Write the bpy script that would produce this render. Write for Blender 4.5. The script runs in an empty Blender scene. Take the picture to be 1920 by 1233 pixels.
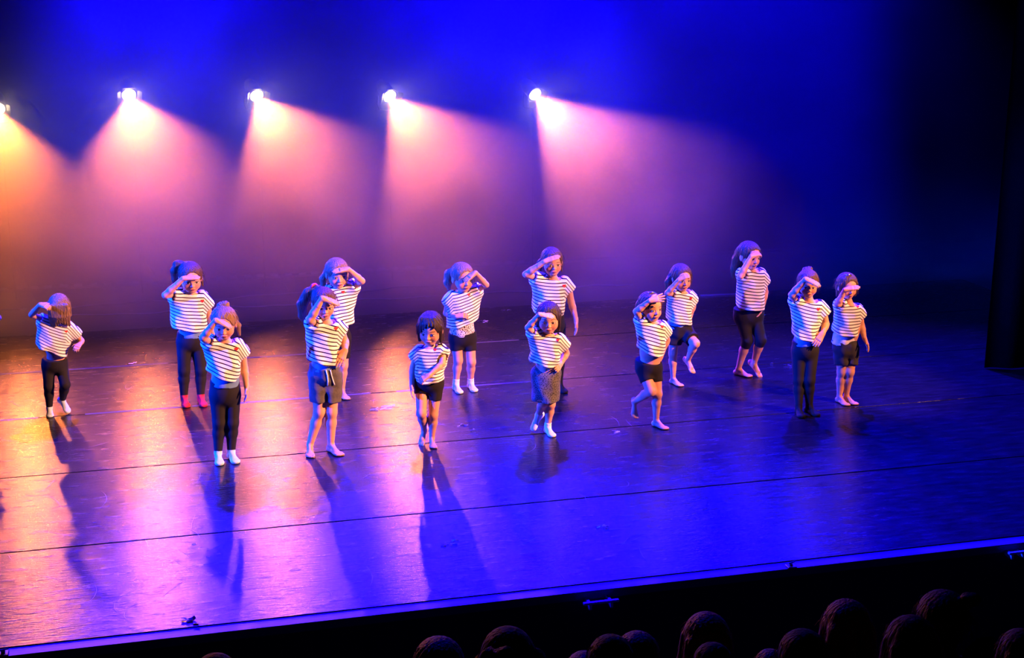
import bpy, bmesh, math, random
import numpy as np
from mathutils import Vector, Matrix, Euler
from mathutils.bvhtree import BVHTree

random.seed(7)
rng = np.random.default_rng(7)
scene = bpy.context.scene
C = scene.collection

# ------------------------------------------------------------------ camera
CAM_H, FPX = 3.8, 2600.0
PITCH, YAW = math.radians(14.71), math.radians(14.16)
cam_data = bpy.data.cameras.new('camera')
cam_data.sensor_fit = 'HORIZONTAL'
cam_data.sensor_width = 36.0
cam_data.lens = FPX * 36.0 / 1920.0
cam_data.clip_end = 200
cam = bpy.data.objects.new('camera', cam_data)
cam.location = (0, 0, CAM_H)
cam.rotation_euler = (math.pi / 2 - PITCH, 0, -YAW)
C.objects.link(cam)
scene.camera = cam

# ------------------------------------------------------------------ world, exposure, sampling
world = bpy.data.worlds.new('dark_theatre')
world.use_nodes = True
world.node_tree.nodes['Background'].inputs[0].default_value = (0.0, 0.0, 0.0, 1)
world.node_tree.nodes['Background'].inputs[1].default_value = 0.0
scene.world = world
vs = scene.view_settings
scene.display_settings.display_device = 'sRGB'
vs.view_transform = 'Standard'
vs.look = 'None'
vs.exposure = 0.0
vs.gamma = 1.0
vs.use_curve_mapping = False
scene.cycles.max_bounces = 2
scene.cycles.diffuse_bounces = 1
scene.cycles.glossy_bounces = 1
scene.cycles.transmission_bounces = 2
scene.cycles.volume_bounces = 0
scene.cycles.sample_clamp_indirect = 4.0
scene.cycles.volume_step_rate = 2.0
scene.cycles.volume_max_steps = 64

# ------------------------------------------------------------------ stage lights and added haze fills, out of frame
def spot(name, loc, target, energy, color, angle, blend=0.3, radius=0.08):
    d = bpy.data.lights.new(name, 'SPOT')
    d.energy = energy
    d.color = color
    d.spot_size = math.radians(angle)
    d.spot_blend = blend
    d.shadow_soft_size = radius
    o = bpy.data.objects.new(name, d)
    o.location = loc
    o.rotation_euler = (Vector(target) - Vector(loc)).to_track_quat('-Z', 'Y').to_euler()
    C.objects.link(o)
    return o

BLUE = (0.002, 0.0, 1.0)
# blue wash hung upstage, thrown down and forward over the dancers
for lx, ly, tx, ty, e in ((0.0, 15.2, 0.0, 11.0, 32000), (2.6, 15.4, 2.6, 10.2, 34000), (4.6, 15.4, 4.6, 10.0, 36000),
                          (6.8, 14.2, 6.6, 10.0, 30000)):
    spot('blue_wash_light', (lx, ly, 6.8), (tx, ty, 0), e, BLUE, 56, 0.8, 0.12)
# blue down lights over the haze at the back; the outer two are added to tint dark haze
for lx, lz, e in ((4.2, 5.0, 4000), (-0.2, 5.4, 900), (8.2, 5.6, 700)):
    spot('blue_back_light', (lx, 16.3, lz), (lx, 16.4, 0), e, BLUE, 90, 0.9, 0.12)
for lx, e in ((0.3, 7000), (3.4, 8000), (6.2, 7000)):  # added blue fills, no real lamps, that turn the lower haze purple
    spot('blue_haze_fill', (lx, 11.5, 7.0), (lx + 0.4, 16.6, 0.9), e, BLUE, 44, 0.9, 0.12)
# warm front light from the boxes on the right, cut to the dancers
for tx, ty, e in ((-0.6, 11.6, 10500), (1.6, 11.3, 8200), (3.8, 11.1, 6600), (6.0, 11.3, 5000)):
    spot('warm_front_light', (11.2, 5.0, 6.4), (tx, ty, 0.75), e * 1.5, (1.0, 0.37, 0.15), 17.0, 0.6, 0.08)
# blue side lights on booms in the left wing
spot('blue_side_light', (-8.5, 9.2, 4.6), (2.6, 10.9, 0.5), 36000, (0.001, 0.035, 1.0), 27, 0.5, 0.10)
spot('blue_side_light', (-8.0, 12.8, 5.4), (2.8, 10.8, 0.3), 36000, (0.001, 0.035, 1.0), 25, 0.5, 0.10)
# narrow blue light on the upstage floor at right
spot('blue_floor_light', (6.4, 10.8, 7.0), (5.3, 14.7, 0.0), 9000, (0.001, 0.012, 1.0), 15, 0.6, 0.08)
# light blue side light from the right wing upstage
spot('cyan_wing_light', (9.0, 13.3, 1.9), (5.2, 11.9, 0.6), 1000, (0.004, 0.10, 1.0), 42, 1.0, 0.08)
# ------------------------------------------------------------------ helpers
def ray(px, py):
    X = (px - 960.0) / FPX
    Y = -(py - 616.5) / FPX
    d = (X, math.cos(PITCH) + Y * math.sin(PITCH), -math.sin(PITCH) + Y * math.cos(PITCH))
    c, s = math.cos(YAW), math.sin(YAW)
    return Vector((c * d[0] + s * d[1], -s * d[0] + c * d[1], d[2]))

CAMP = Vector((0, 0, CAM_H))

def ground(px, py, z=0.0):
    r = ray(px, py)
    return CAMP + r * ((z - CAM_H) / r.z)

def tag(o, label=None, cat=None, group=None, kind=None):
    if label: o['label'] = label
    if cat: o['category'] = cat
    if group: o['group'] = group
    if kind: o['kind'] = kind
    return o

def link(name, me, mat=None, parent=None, loc=None, rotz=None):
    o = bpy.data.objects.new(name, me)
    C.objects.link(o)
    if mat is not None and me is not None and not me.materials:
        me.materials.append(mat)
    if parent is not None:
        o.parent = parent
    if loc is not None:
        o.location = loc
    if rotz is not None:
        o.rotation_euler = (0, 0, rotz)
    return o

def bm_obj(name, bm, mat, parent=None, loc=None, smooth=False, rotz=None):
    me = bpy.data.meshes.new(name)
    bm.normal_update()
    bm.to_mesh(me)
    bm.free()
    if smooth:
        me.polygons.foreach_set('use_smooth', [True] * len(me.polygons))
    return link(name, me, mat, parent, loc, rotz)

def add_box(bm, x0, x1, y0, y1, z0, z1, bevel=0.0):
    r = bmesh.ops.create_cube(bm, size=1.0)
    vsx = r['verts']
    for v in vsx:
        v.co = Vector(((x0 + x1) / 2 + v.co.x * (x1 - x0), (y0 + y1) / 2 + v.co.y * (y1 - y0), (z0 + z1) / 2 + v.co.z * (z1 - z0)))
    if bevel:
        es = list({e for v in vsx for e in v.link_edges})
        bmesh.ops.bevel(bm, geom=es, offset=bevel, segments=1, affect='EDGES')

def add_tube(bm, pts, radii, seg=8, caps=True):
    pts = [Vector(p) for p in pts]
    if not hasattr(radii, '__len__'):
        radii = [radii] * len(pts)
    rings = []
    prev_n = None
    for i, p in enumerate(pts):
        t = (pts[min(i + 1, len(pts) - 1)] - pts[max(i - 1, 0)])
        t = t.normalized() if t.length > 1e-9 else Vector((0, 0, 1))
        if prev_n is None:
            n = t.orthogonal().normalized()
        else:
            n = (prev_n - t * prev_n.dot(t))
            n = n.normalized() if n.length > 1e-6 else t.orthogonal().normalized()
        prev_n = n
        b = t.cross(n)
        rings.append([bm.verts.new(p + (n * math.cos(2 * math.pi * k / seg) + b * math.sin(2 * math.pi * k / seg)) * radii[i]) for k in range(seg)])
    for a, b2 in zip(rings[:-1], rings[1:]):
        for k in range(seg):
            bm.faces.new((a[k], a[(k + 1) % seg], b2[(k + 1) % seg], b2[k]))
    if caps:
        bm.faces.new(rings[0][::-1])
        bm.faces.new(rings[-1])

# ------------------------------------------------------------------ materials
def mat_new(name):
    m = bpy.data.materials.new(name)
    m.use_nodes = True
    return m, m.node_tree, m.node_tree.nodes, m.node_tree.links, m.node_tree.nodes['Principled BSDF']

def mat_plain(name, col, rough=0.6, spec=0.4, noise=0.0, nscale=20.0, bump=0.0, sheen=0.0, metal=0.0):
    m, nt, N, L, b = mat_new(name)
    b.inputs['Base Color'].default_value = (*col, 1)
    b.inputs['Roughness'].default_value = rough
    b.inputs['Specular IOR Level'].default_value = spec
    b.inputs['Metallic'].default_value = metal
    if sheen:
        b.inputs['Sheen Weight'].default_value = sheen
    if noise or bump:
        tc = N.new('ShaderNodeTexCoord')
        n = N.new('ShaderNodeTexNoise')
        n.inputs['Scale'].default_value = nscale
        n.inputs['Detail'].default_value = 4
        L.new(tc.outputs['Object'], n.inputs['Vector'])
        if noise:
            mx = N.new('ShaderNodeMix')
            mx.data_type = 'RGBA'
            mx.inputs['A'].default_value = (*[c * (1 - noise) for c in col], 1)
            mx.inputs['B'].default_value = (*[min(1, c * (1 + noise)) for c in col], 1)
            L.new(n.outputs['Fac'], mx.inputs['Factor'])
            L.new(mx.outputs['Result'], b.inputs['Base Color'])
        if bump:
            bp = N.new('ShaderNodeBump')
            bp.inputs['Strength'].default_value = bump
            bp.inputs['Distance'].default_value = 0.01
            L.new(n.outputs['Fac'], bp.inputs['Height'])
            L.new(bp.outputs['Normal'], b.inputs['Normal'])
    return m

def mat_emit(name, col, strength):
    m, nt, N, L, b = mat_new(name)
    b.inputs['Base Color'].default_value = (0.02, 0.02, 0.02, 1)
    b.inputs['Emission Color'].default_value = (*col, 1)
    b.inputs['Emission Strength'].default_value = strength
    return m

def mat_vinyl():
    m, nt, N, L, b = mat_new('scuffed_dance_vinyl')
    tc = N.new('ShaderNodeTexCoord')
    geo = N.new('ShaderNodeNewGeometry')
    def noise(scale, stretch, detail=4.0, rough=0.6):
        mp = N.new('ShaderNodeMapping')
        mp.inputs['Scale'].default_value = stretch
        L.new(geo.outputs['Position'], mp.inputs['Vector'])
        n = N.new('ShaderNodeTexNoise')
        n.inputs['Scale'].default_value = scale
        n.inputs['Detail'].default_value = detail
        n.inputs['Roughness'].default_value = rough
        L.new(mp.outputs['Vector'], n.inputs['Vector'])
        return n
    def ramp(node, p0, c0, p1, c1):
        r = N.new('ShaderNodeValToRGB')
        r.color_ramp.elements[0].position = p0
        r.color_ramp.elements[0].color = (c0, c0, c0, 1)
        r.color_ramp.elements[1].position = p1
        r.color_ramp.elements[1].color = (c1, c1, c1, 1)
        L.new(node.outputs['Fac'], r.inputs['Fac'])
        return r
    streak = noise(3.6, (1.2, 5.0, 1.0), 6, 0.6)       # scuffs running along the strip
    fine = noise(30.0, (0.35, 1.8, 1.0), 3, 0.6)
    big = noise(0.9, (1.0, 1.5, 1.0), 3, 0.5)
    a = ramp(streak, 0.32, 0.006, 0.72, 0.012)
    dk = ramp(big, 0.3, 0.75, 0.75, 1.15)
    mul = N.new('ShaderNodeMix'); mul.data_type = 'RGBA'; mul.blend_type = 'MULTIPLY'
    mul.inputs['Factor'].default_value = 1.0
    L.new(a.outputs['Color'], mul.inputs['A']); L.new(dk.outputs['Color'], mul.inputs['B'])
    L.new(mul.outputs['Result'], b.inputs['Base Color'])
    rr = ramp(streak, 0.30, 0.20, 0.72, 0.30)
    L.new(rr.outputs['Color'], b.inputs['Roughness'])
    b.inputs['Specular IOR Level'].default_value = 0.30
    add = N.new('ShaderNodeMath'); add.operation = 'ADD'
    L.new(streak.outputs['Fac'], add.inputs[0]); L.new(fine.outputs['Fac'], add.inputs[1])
    bp = N.new('ShaderNodeBump')
    bp.inputs['Strength'].default_value = 0.45
    bp.inputs['Distance'].default_value = 0.008
    L.new(add.outputs[0], bp.inputs['Height'])
    L.new(bp.outputs['Normal'], b.inputs['Normal'])
    return m

M_VINYL = mat_vinyl()
M_STAGE = mat_plain('black_stage_boards', (0.018, 0.018, 0.02), 0.55, 0.4, 0.4, 6.0)
M_DRAPE = mat_plain('black_velour', (0.012, 0.011, 0.013), 0.95, 0.1, 0.3, 30.0, 0.2)
M_BLACK = mat_plain('black_paint', (0.010, 0.010, 0.011), 0.7, 0.2)
M_NOSE = mat_plain('worn_grey_nosing', (0.05, 0.048, 0.048), 0.5, 0.4, 0.35, 12.0)
M_STEEL = mat_plain('scuffed_black_steel', (0.06, 0.06, 0.065), 0.4, 0.5, 0.3, 25.0, metal=0.6)
M_POLE = mat_plain('grey_stand_tube', (0.16, 0.16, 0.17), 0.35, 0.5, metal=0.7)
M_TAPE = mat_plain('white_cloth_tape', (0.75, 0.73, 0.70), 0.6, 0.3, 0.2, 60)
M_DARKTAPE = mat_plain('black_cloth_tape', (0.02, 0.02, 0.03), 0.5, 0.5)
M_FOIL = mat_plain('silver_glitter_foil', (0.9, 0.9, 0.92), 0.3, 0.8, metal=0.25)
M_CABLE = mat_plain('grey_rubber_cable', (0.10, 0.10, 0.11), 0.5, 0.5)

# ------------------------------------------------------------------ stage
EDGE_Y, BACK_Y = 7.70, 17.25
bm = bmesh.new()
add_box(bm, -9, 14, EDGE_Y, BACK_Y + 2.2, -0.25, -0.006)
stage = tag(bm_obj('floor', bm, M_STAGE), 'black stage floor under the dance vinyl', kind='structure')
SEAMS = [EDGE_Y + 0.045, 9.152, 10.627, 12.102, 13.578, 15.05]
for i in range(5):
    bm = bmesh.new()
    g = 0.007
    add_box(bm, -7.5, 9.6, SEAMS[i] + g, SEAMS[i + 1] - g, -0.006, 0.0, 0.002)
    bm_obj('vinyl_strip', bm, M_VINYL, stage)
bm = bmesh.new()
add_box(bm, -9, 14, EDGE_Y - 0.06, EDGE_Y, -0.06, -0.002, 0.004)
bm_obj('stage_nosing', bm, M_NOSE, stage)
bm = bmesh.new()
add_box(bm, -9, 14, EDGE_Y - 0.05, EDGE_Y - 0.02, -1.15, -0.06)
tag(bm_obj('wall_stage_front', bm, M_BLACK), kind='structure')
# upstage drape with soft folds
def drape(name, p0, p1, z0, z1, fold, amp, seed, mat=M_DRAPE, thick=0.02):
    r = random.Random(seed)
    p0, p1 = Vector((*p0, 0)), Vector((*p1, 0))
    d = p1 - p0
    n = int(d.length / fold * 8)
    nv = Vector((-d.y, d.x, 0)).normalized()
    bm = bmesh.new()
    cols = []
    ph = 0.0
    for i in range(n + 1):
        ph += 2 * math.pi / 8 * r.uniform(0.7, 1.3)
        a = amp * (0.6 + 0.4 * math.sin(ph * 0.23))
        o = nv * math.sin(ph) * a
        b = p0 + d * (i / n) + o
        cols.append([bm.verts.new((b.x, b.y, z0 + (z1 - z0) * k / 3)) for k in range(4)])
    for a, b in zip(cols[:-1], cols[1:]):
        for k in range(3):
            bm.faces.new((a[k], b[k], b[k + 1], a[k + 1]))
    bmesh.ops.solidify(bm, geom=bm.faces[:], thickness=thick)
    return tag(bm_obj(name, bm, mat, smooth=True), kind='structure')
drape('wall_back', (-9, BACK_Y), (14, BACK_Y), 0.012, 8.0, 0.55, 0.025, 3)
# hem tabs along the bottom batten of the back drape
wb = bpy.data.objects['wall_back']
bm = bmesh.new(); add_tube(bm, [(-9, BACK_Y - 0.09, 0.03), (14, BACK_Y - 0.09, 0.03)], 0.022, 8)
bm_obj('bottom_batten', bm, M_STEEL, wb)
bm = bmesh.new(); add_box(bm, -0.045, 0.045, -0.006, 0.006, -0.018, 0.018, 0.003)
tab_me = bpy.data.meshes.new('hem_tab'); bm.to_mesh(tab_me); bm.free(); tab_me.materials.append(mat_plain('grey_hem_tab', (0.2, 0.19, 0.2), 0.6))
for i in range(46):
    o = link('hem_tab', tab_me, None, wb, (-2.6 + i * 0.168 + random.uniform(-.012, .012), BACK_Y - 0.115, 0.055))
    o.rotation_euler = (0, random.uniform(-.15, .15), 0)
# side legs on the right
drape('wall_right', (7.62, 11.42), (10.6, 10.9), 0.01, 8.0, 0.5, 0.03, 5)
drape('wall_right_rear', (9.3, 13.75), (12.2, 13.7), 0.01, 8.0, 0.5, 0.04, 9)

# ------------------------------------------------------------------ stage haze lit by the lamps
def haze():
    m = bpy.data.materials.new('stage_haze')
    m.use_nodes = True
    nt = m.node_tree; N = nt.nodes; L = nt.links
    N.remove(N['Principled BSDF'])
    out = N['Material Output']
    sc = N.new('ShaderNodeVolumeScatter')
    sc.inputs['Color'].default_value = (1, 1, 1, 1)
    sc.inputs['Anisotropy'].default_value = 0.25
    geo = N.new('ShaderNodeNewGeometry')
    n = N.new('ShaderNodeTexNoise')
    n.inputs['Scale'].default_value = 0.75
    n.inputs['Detail'].default_value = 2.5
    n.inputs['Roughness'].default_value = 0.55
    L.new(geo.outputs['Position'], n.inputs['Vector'])
    mr = N.new('ShaderNodeMapRange')
    mr.inputs['From Min'].default_value = 0.3
    mr.inputs['From Max'].default_value = 0.7
    mr.inputs['To Min'].default_value = 0.35
    mr.inputs['To Max'].default_value = 1.7
    L.new(n.outputs['Fac'], mr.inputs['Value'])
    sep = N.new('ShaderNodeSeparateXYZ')
    L.new(geo.outputs['Position'], sep.inputs[0])
    fy = N.new('ShaderNodeMapRange')          # thins out towards the front of the stage
    fy.interpolation_type = 'SMOOTHSTEP'
    fy.inputs['From Min'].default_value = 13.9
    fy.inputs['From Max'].default_value = 16.3
    fy.inputs['To Min'].default_value = 0.0
    fy.inputs['To Max'].default_value = 1.0
    L.new(sep.outputs['Y'], fy.inputs['Value'])
    mu = N.new('ShaderNodeMath'); mu.operation = 'MULTIPLY'
    L.new(mr.outputs[0], mu.inputs[0]); L.new(fy.outputs[0], mu.inputs[1])
    mu2 = N.new('ShaderNodeMath'); mu2.operation = 'MULTIPLY'
    mu2.inputs[1].default_value = HAZE_DENSITY
    L.new(mu.outputs[0], mu2.inputs[0])
    L.new(mu2.outputs[0], sc.inputs['Density'])
    L.new(sc.outputs[0], out.inputs['Volume'])
    bm = bmesh.new()
    add_box(bm, -6, 13, 13.9, BACK_Y - 0.15, 0.02, 6.8)
    o = bm_obj('stage_haze', bm, m)
    tag(o, 'thin stage haze glowing in the lamp beams before the back drape', 'haze', kind='stuff')
    return o
HAZE_DENSITY = 0.56
haze()

# ------------------------------------------------------------------ lamps on floor stands along the back
LAMPS = [(-1.76, 2.24), (-0.33, 2.36), (1.11, 2.32), (2.68, 2.28), (4.48, 2.26)]
LAMP_Y = 16.6
LAMP_WARM = (1.0, 0.20, 0.035)
LAMP_LABELS = [
    'stage lamp on a thin floor stand, at the left picture edge',
    'stage lamp on a thin stand above the girl in red socks',
    'stage lamp on a thin stand, third from the left edge',
    'stage lamp on a thin stand with side flaps, fourth from the left edge',
    'stage lamp on a thin floor stand, rightmost of the row']
M_LENS = mat_emit('glowing_lamp_lens', (1.0, 0.72, 0.42), 60.0)
LAMP_TILT = math.radians(28)
LAMP_ENERGY = 1550
LAMP_PAN = [5, 8, 15, 16, 18]
def lamp_meshes():
    out = {}
    def me(name, bm, mat):
        m = bpy.data.meshes.new(name); bm.normal_update(); bm.to_mesh(m); bm.free(); m.materials.append(mat)
        out[name] = m
    # head frame: beam along -Y, origin at lens centre
    bm = bmesh.new()
    add_tube(bm, [(0, 0.0, 0), (0, 0.012, 0), (0, 0.014, 0), (0, 0.20, 0), (0, 0.29, 0), (0, 0.31, 0)], [0.092, 0.092, 0.085, 0.085, 0.055, 0.03], 20)
    me('housing', bm, M_STEEL)
    bm = bmesh.new()
    add_tube(bm, [(0, -0.001, 0), (0, -0.012, 0), (0, -0.018, 0)], [0.076, 0.066, 0.03], 24)
    me('lens', bm, M_LENS)
    for nm, rot in (('top', 0), ('right', 1), ('bottom', 2), ('left', 3)):
        bm = bmesh.new()
        vsx = [bm.verts.new(p) for p in ((-0.065, -0.012, 0.093), (0.065, -0.012, 0.093), (0.08, -0.07, 0.135), (-0.08, -0.07, 0.135))]
        bm.faces.new(vsx)
        bmesh.ops.solidify(bm, geom=bm.faces[:], thickness=0.003)
        bmesh.ops.rotate(bm, verts=bm.verts[:], cent=(0, 0, 0), matrix=Matrix.Rotation(rot * math.pi / 2, 3, 'Y'))
        me('barn_door_' + nm, bm, M_STEEL)
    bm = bmesh.new()
    pts = [(-0.115, 0.09, 0.0), (-0.12, 0.09, -0.10), (-0.10, 0.09, -0.16), (0, 0.09, -0.175), (0.10, 0.09, -0.16), (0.12, 0.09, -0.10), (0.115, 0.09, 0.0)]
    add_tube(bm, pts, 0.010, 8)
    me('yoke', bm, M_STEEL)
    return out
LM = lamp_meshes()
for i, (lx, lz) in enumerate(LAMPS):
    root = bpy.data.objects.new('stage_lamp', None)
    C.objects.link(root)
    root.location = (lx, LAMP_Y, 0)
    tag(root, LAMP_LABELS[i], 'stage lamp', 'warm back lamps on stands')
    head = link('housing', LM['housing'], None, root, (0, 0, lz))
    pan = math.radians(LAMP_PAN[i])
    head.rotation_euler = (LAMP_TILT, 0, pan)
    link('lens', LM['lens'], None, head)
    for d in ('top', 'right', 'bottom', 'left'):
        link('barn_door', LM['barn_door_' + d], None, head)
    yk = link('yoke', LM['yoke'], None, root, (0, 0, lz), pan)
    bm = bmesh.new()
    add_tube(bm, [(0, 0.09, 0.012), (0, 0.09, 0.9), (0, 0.09, 0.91), (0, 0.09, lz - 0.17)], [0.006, 0.006, 0.004, 0.004], 8)
    bm_obj('pole', bm, M_POLE, root)
    bm = bmesh.new(); add_tube(bm, [(0, 0.09, 0.88), (0, 0.09, 0.94)], 0.011, 8)
    bm_obj('collar', bm, M_POLE, root)
    for a in (200, 320, 80):
        ca, sa = math.cos(math.radians(a)), math.sin(math.radians(a))
        bm = bmesh.new()
        add_tube(bm, [(0, 0.09, 0.52), (0.34 * ca, 0.09 + 0.34 * sa, 0.008)], 0.0025, 6)
        bm_obj('leg', bm, M_POLE, root)
    # the lamp's own light, just in front of the lens
    dv = Vector((math.sin(pan) * math.cos(LAMP_TILT), -math.cos(pan) * math.cos(LAMP_TILT), -math.sin(LAMP_TILT)))
    lp = Vector((lx, LAMP_Y, lz)) + dv * 0.03
    spot('warm_lamp_light', lp, lp + dv * 5, LAMP_ENERGY, LAMP_WARM, 57, 0.35, 0.045)
# ------------------------------------------------------------------ smooth body surfaces from blended volumes
class Field:
    """signed distance grid; shapes blend into it and one continuous mesh comes out"""
    def __init__(self, lo, hi, res):
        self.res = res
        self.lo = np.array(lo, np.float32) - 3 * res
        n = np.ceil((np.array(hi) - np.array(lo)) / res).astype(int) + 7
        self.n = n
        self.f = np.full(tuple(n), 1.0, np.float32)
        self.ax = [self.lo[i] + res * np.arange(n[i], dtype=np.float32) for i in range(3)]
    def window(self, lo, hi):
        sl = []
        for i in range(3):
            a = int(max(0, math.floor((lo[i] - self.lo[i]) / self.res)))
            b = int(min(self.n[i], math.ceil((hi[i] - self.lo[i]) / self.res) + 1))
            if b <= a:
                return None
            sl.append(slice(a, b))
        X = self.ax[0][sl[0]][:, None, None]
        Y = self.ax[1][sl[1]][None, :, None]
        Z = self.ax[2][sl[2]][None, None, :]
        return tuple(sl), X, Y, Z
    def put(self, lo, hi, fn, k=0.01, mode='add'):
        m = k + 3 * self.res
        w = self.window([v - m for v in lo], [v + m for v in hi])
        if w is None:
            return
        sl, X, Y, Z = w
        g = fn(X, Y, Z)
        a = self.f[sl]
        if mode == 'add':
            h = np.maximum(k - np.abs(a - g), 0) / k
            self.f[sl] = np.minimum(a, g) - h * h * k * 0.25
        else:
            g = -g
            h = np.maximum(k - np.abs(a - g), 0) / k
            self.f[sl] = np.maximum(a, g) + h * h * k * 0.25
    def cone(self, p, q, r1, r2, k=0.01, cut=None, mode='add', cut0=None):
        p, q = np.array(p, np.float32), np.array(q, np.float32)
        d = q - p
        L = float(np.dot(d, d)) + 1e-12
        ln = math.sqrt(L)
        R = max(r1, r2)
        def fn(X, Y, Z):
            x, y, z = X - p[0], Y - p[1], Z - p[2]
            t = (x * d[0] + y * d[1] + z * d[2]) / L
            tc = np.clip(t, 0, 1)
            g = np.sqrt((x - d[0] * tc) ** 2 + (y - d[1] * tc) ** 2 + (z - d[2] * tc) ** 2) - (r1 + (r2 - r1) * tc)
            if cut is not None:
                g = np.maximum(g, (t - cut) * ln)
            if cut0 is not None:
                g = np.maximum(g, (cut0 - t) * ln)
            return g
        self.put(np.minimum(p, q) - R, np.maximum(p, q) + R, fn, k, mode)
    def ell(self, c, r, k=0.01, rot=None, mode='add'):
        c, r = np.array(c, np.float32), np.array(r, np.float32)
        if rot is None:
            rot = np.eye(3)
        rot = np.array(rot, np.float32)
        R = float(r.max())
        mn = float(r.min())
        def fn(X, Y, Z):
            x, y, z = X - c[0], Y - c[1], Z - c[2]
            a = (x * rot[0][0] + y * rot[1][0] + z * rot[2][0])
            b = (x * rot[0][1] + y * rot[1][1] + z * rot[2][1])
            e = (x * rot[0][2] + y * rot[1][2] + z * rot[2][2])
            k0 = np.sqrt((a / r[0]) ** 2 + (b / r[1]) ** 2 + (e / r[2]) ** 2)
            k1 = np.sqrt((a / r[0] ** 2) ** 2 + (b / r[1] ** 2) ** 2 + (e / r[2] ** 2) ** 2) + 1e-6
            return np.where(k0 < 0.05, -mn, k0 * (k0 - 1) / k1)
        self.put(c - R, c + R, fn, k, mode)
    def mesh(self):
        f, n = self.f, self.n
        s = f < 0
        nx, ny, nz = [int(v) for v in n]
        cnt = np.zeros((nx - 1, ny - 1, nz - 1), np.int8)
        for dx in (0, 1):
            for dy in (0, 1):
                for dz in (0, 1):
                    cnt += s[dx:nx - 1 + dx, dy:ny - 1 + dy, dz:nz - 1 + dz]
        act = (cnt > 0) & (cnt < 8)
        I, J, K = np.nonzero(act)
        idx = np.full(act.shape, -1, np.int64)
        idx[I, J, K] = np.arange(len(I))
        acc = np.zeros((len(I), 3), np.float32)
        num = np.zeros(len(I), np.float32)
        cr = [(0, 0, 0), (1, 0, 0), (0, 1, 0), (1, 1, 0), (0, 0, 1), (1, 0, 1), (0, 1, 1), (1, 1, 1)]
        val = [f[I + c[0], J + c[1], K + c[2]] for c in cr]
        for a in range(8):
            for b in range(a + 1, 8):
                dlt = [cr[b][i] - cr[a][i] for i in range(3)]
                if sum(abs(v) for v in dlt) != 1:
                    continue
                va, vb = val[a], val[b]
                x = (va < 0) != (vb < 0)
                t = np.where(x, va / np.where(x, va - vb, 1), 0)
                for i in range(3):
                    acc[:, i] += np.where(x, cr[a][i] + dlt[i] * t, 0)
                num += x
        V = (np.stack([I, J, K], 1) + acc / num[:, None]) * self.res + self.lo
        Q = []
        for ax in range(3):
            sa = [slice(1, -1)] * 3
            sb = [slice(1, -1)] * 3
            sa[ax] = slice(0, -1)
            sb[ax] = slice(1, None)
            A, B = s[tuple(sa)], s[tuple(sb)]
            ch = A != B
            P = np.nonzero(ch)
            neg = A[P]
            g = [P[0].copy(), P[1].copy(), P[2].copy()]
            o1, o2 = [(1, 2), (2, 0), (0, 1)][ax]
            for o in (o1, o2):
                g[o] = g[o] + 1
            def cell(a, b):
                h = [g[0].copy(), g[1].copy(), g[2].copy()]
                h[o1] = h[o1] - 1 + a
                h[o2] = h[o2] - 1 + b
                return idx[h[0], h[1], h[2]]
            c00, c10, c11, c01 = cell(0, 0), cell(1, 0), cell(1, 1), cell(0, 1)
            q = np.stack([c00, c10, c11, c01], 1)
            q[~neg] = q[~neg][:, ::-1]
            Q.append(q)
        Q = np.concatenate(Q)
        Q = Q[(Q >= 0).all(1)]
        return V, Q

def merge(parts):
    Vs, Qs, o = [], [], 0
    for V, Q in parts:
        Vs.append(V); Qs.append(Q + o); o += len(V)
    return np.concatenate(Vs), np.concatenate(Qs)

def smooth_mesh(V, Q, it=2, w=0.5):
    n = len(V)
    e = np.concatenate([Q[:, [0, 1]], Q[:, [1, 2]], Q[:, [2, 3]], Q[:, [3, 0]]])
    for k in range(it):
        s = np.zeros((n, 3)); c = np.zeros(n)
        for a, b in ((0, 1), (1, 0)):
            for i in range(3):
                s[:, i] += np.bincount(e[:, a], V[e[:, b], i], n)
            c += np.bincount(e[:, a], minlength=n)
        V = V * (1 - w) + w * s / np.maximum(c, 1)[:, None]
    return V

def np_mesh(name, V, Q, cols=None, sv=None):
    me = bpy.data.meshes.new(name)
    me.vertices.add(len(V))
    me.vertices.foreach_set('co', np.ascontiguousarray(V, np.float32).ravel())
    me.loops.add(len(Q) * 4)
    me.loops.foreach_set('vertex_index', np.ascontiguousarray(Q, np.int32).ravel())
    me.polygons.add(len(Q))
    me.polygons.foreach_set('loop_start', np.arange(0, len(Q) * 4, 4, dtype=np.int32))
    me.polygons.foreach_set('use_smooth', np.ones(len(Q), bool))
    if cols is not None:
        a = me.color_attributes.new('tint', 'FLOAT_COLOR', 'POINT')
        c4 = np.ones((len(V), 4), np.float32); c4[:, :3] = cols
        a.data.foreach_set('color', c4.ravel())
    if sv is not None:
        a = me.attributes.new('stripe', 'FLOAT', 'POINT')
        a.data.foreach_set('value', np.ascontiguousarray(sv, np.float32))
    me.update()
    me.validate()
    return me

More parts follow.
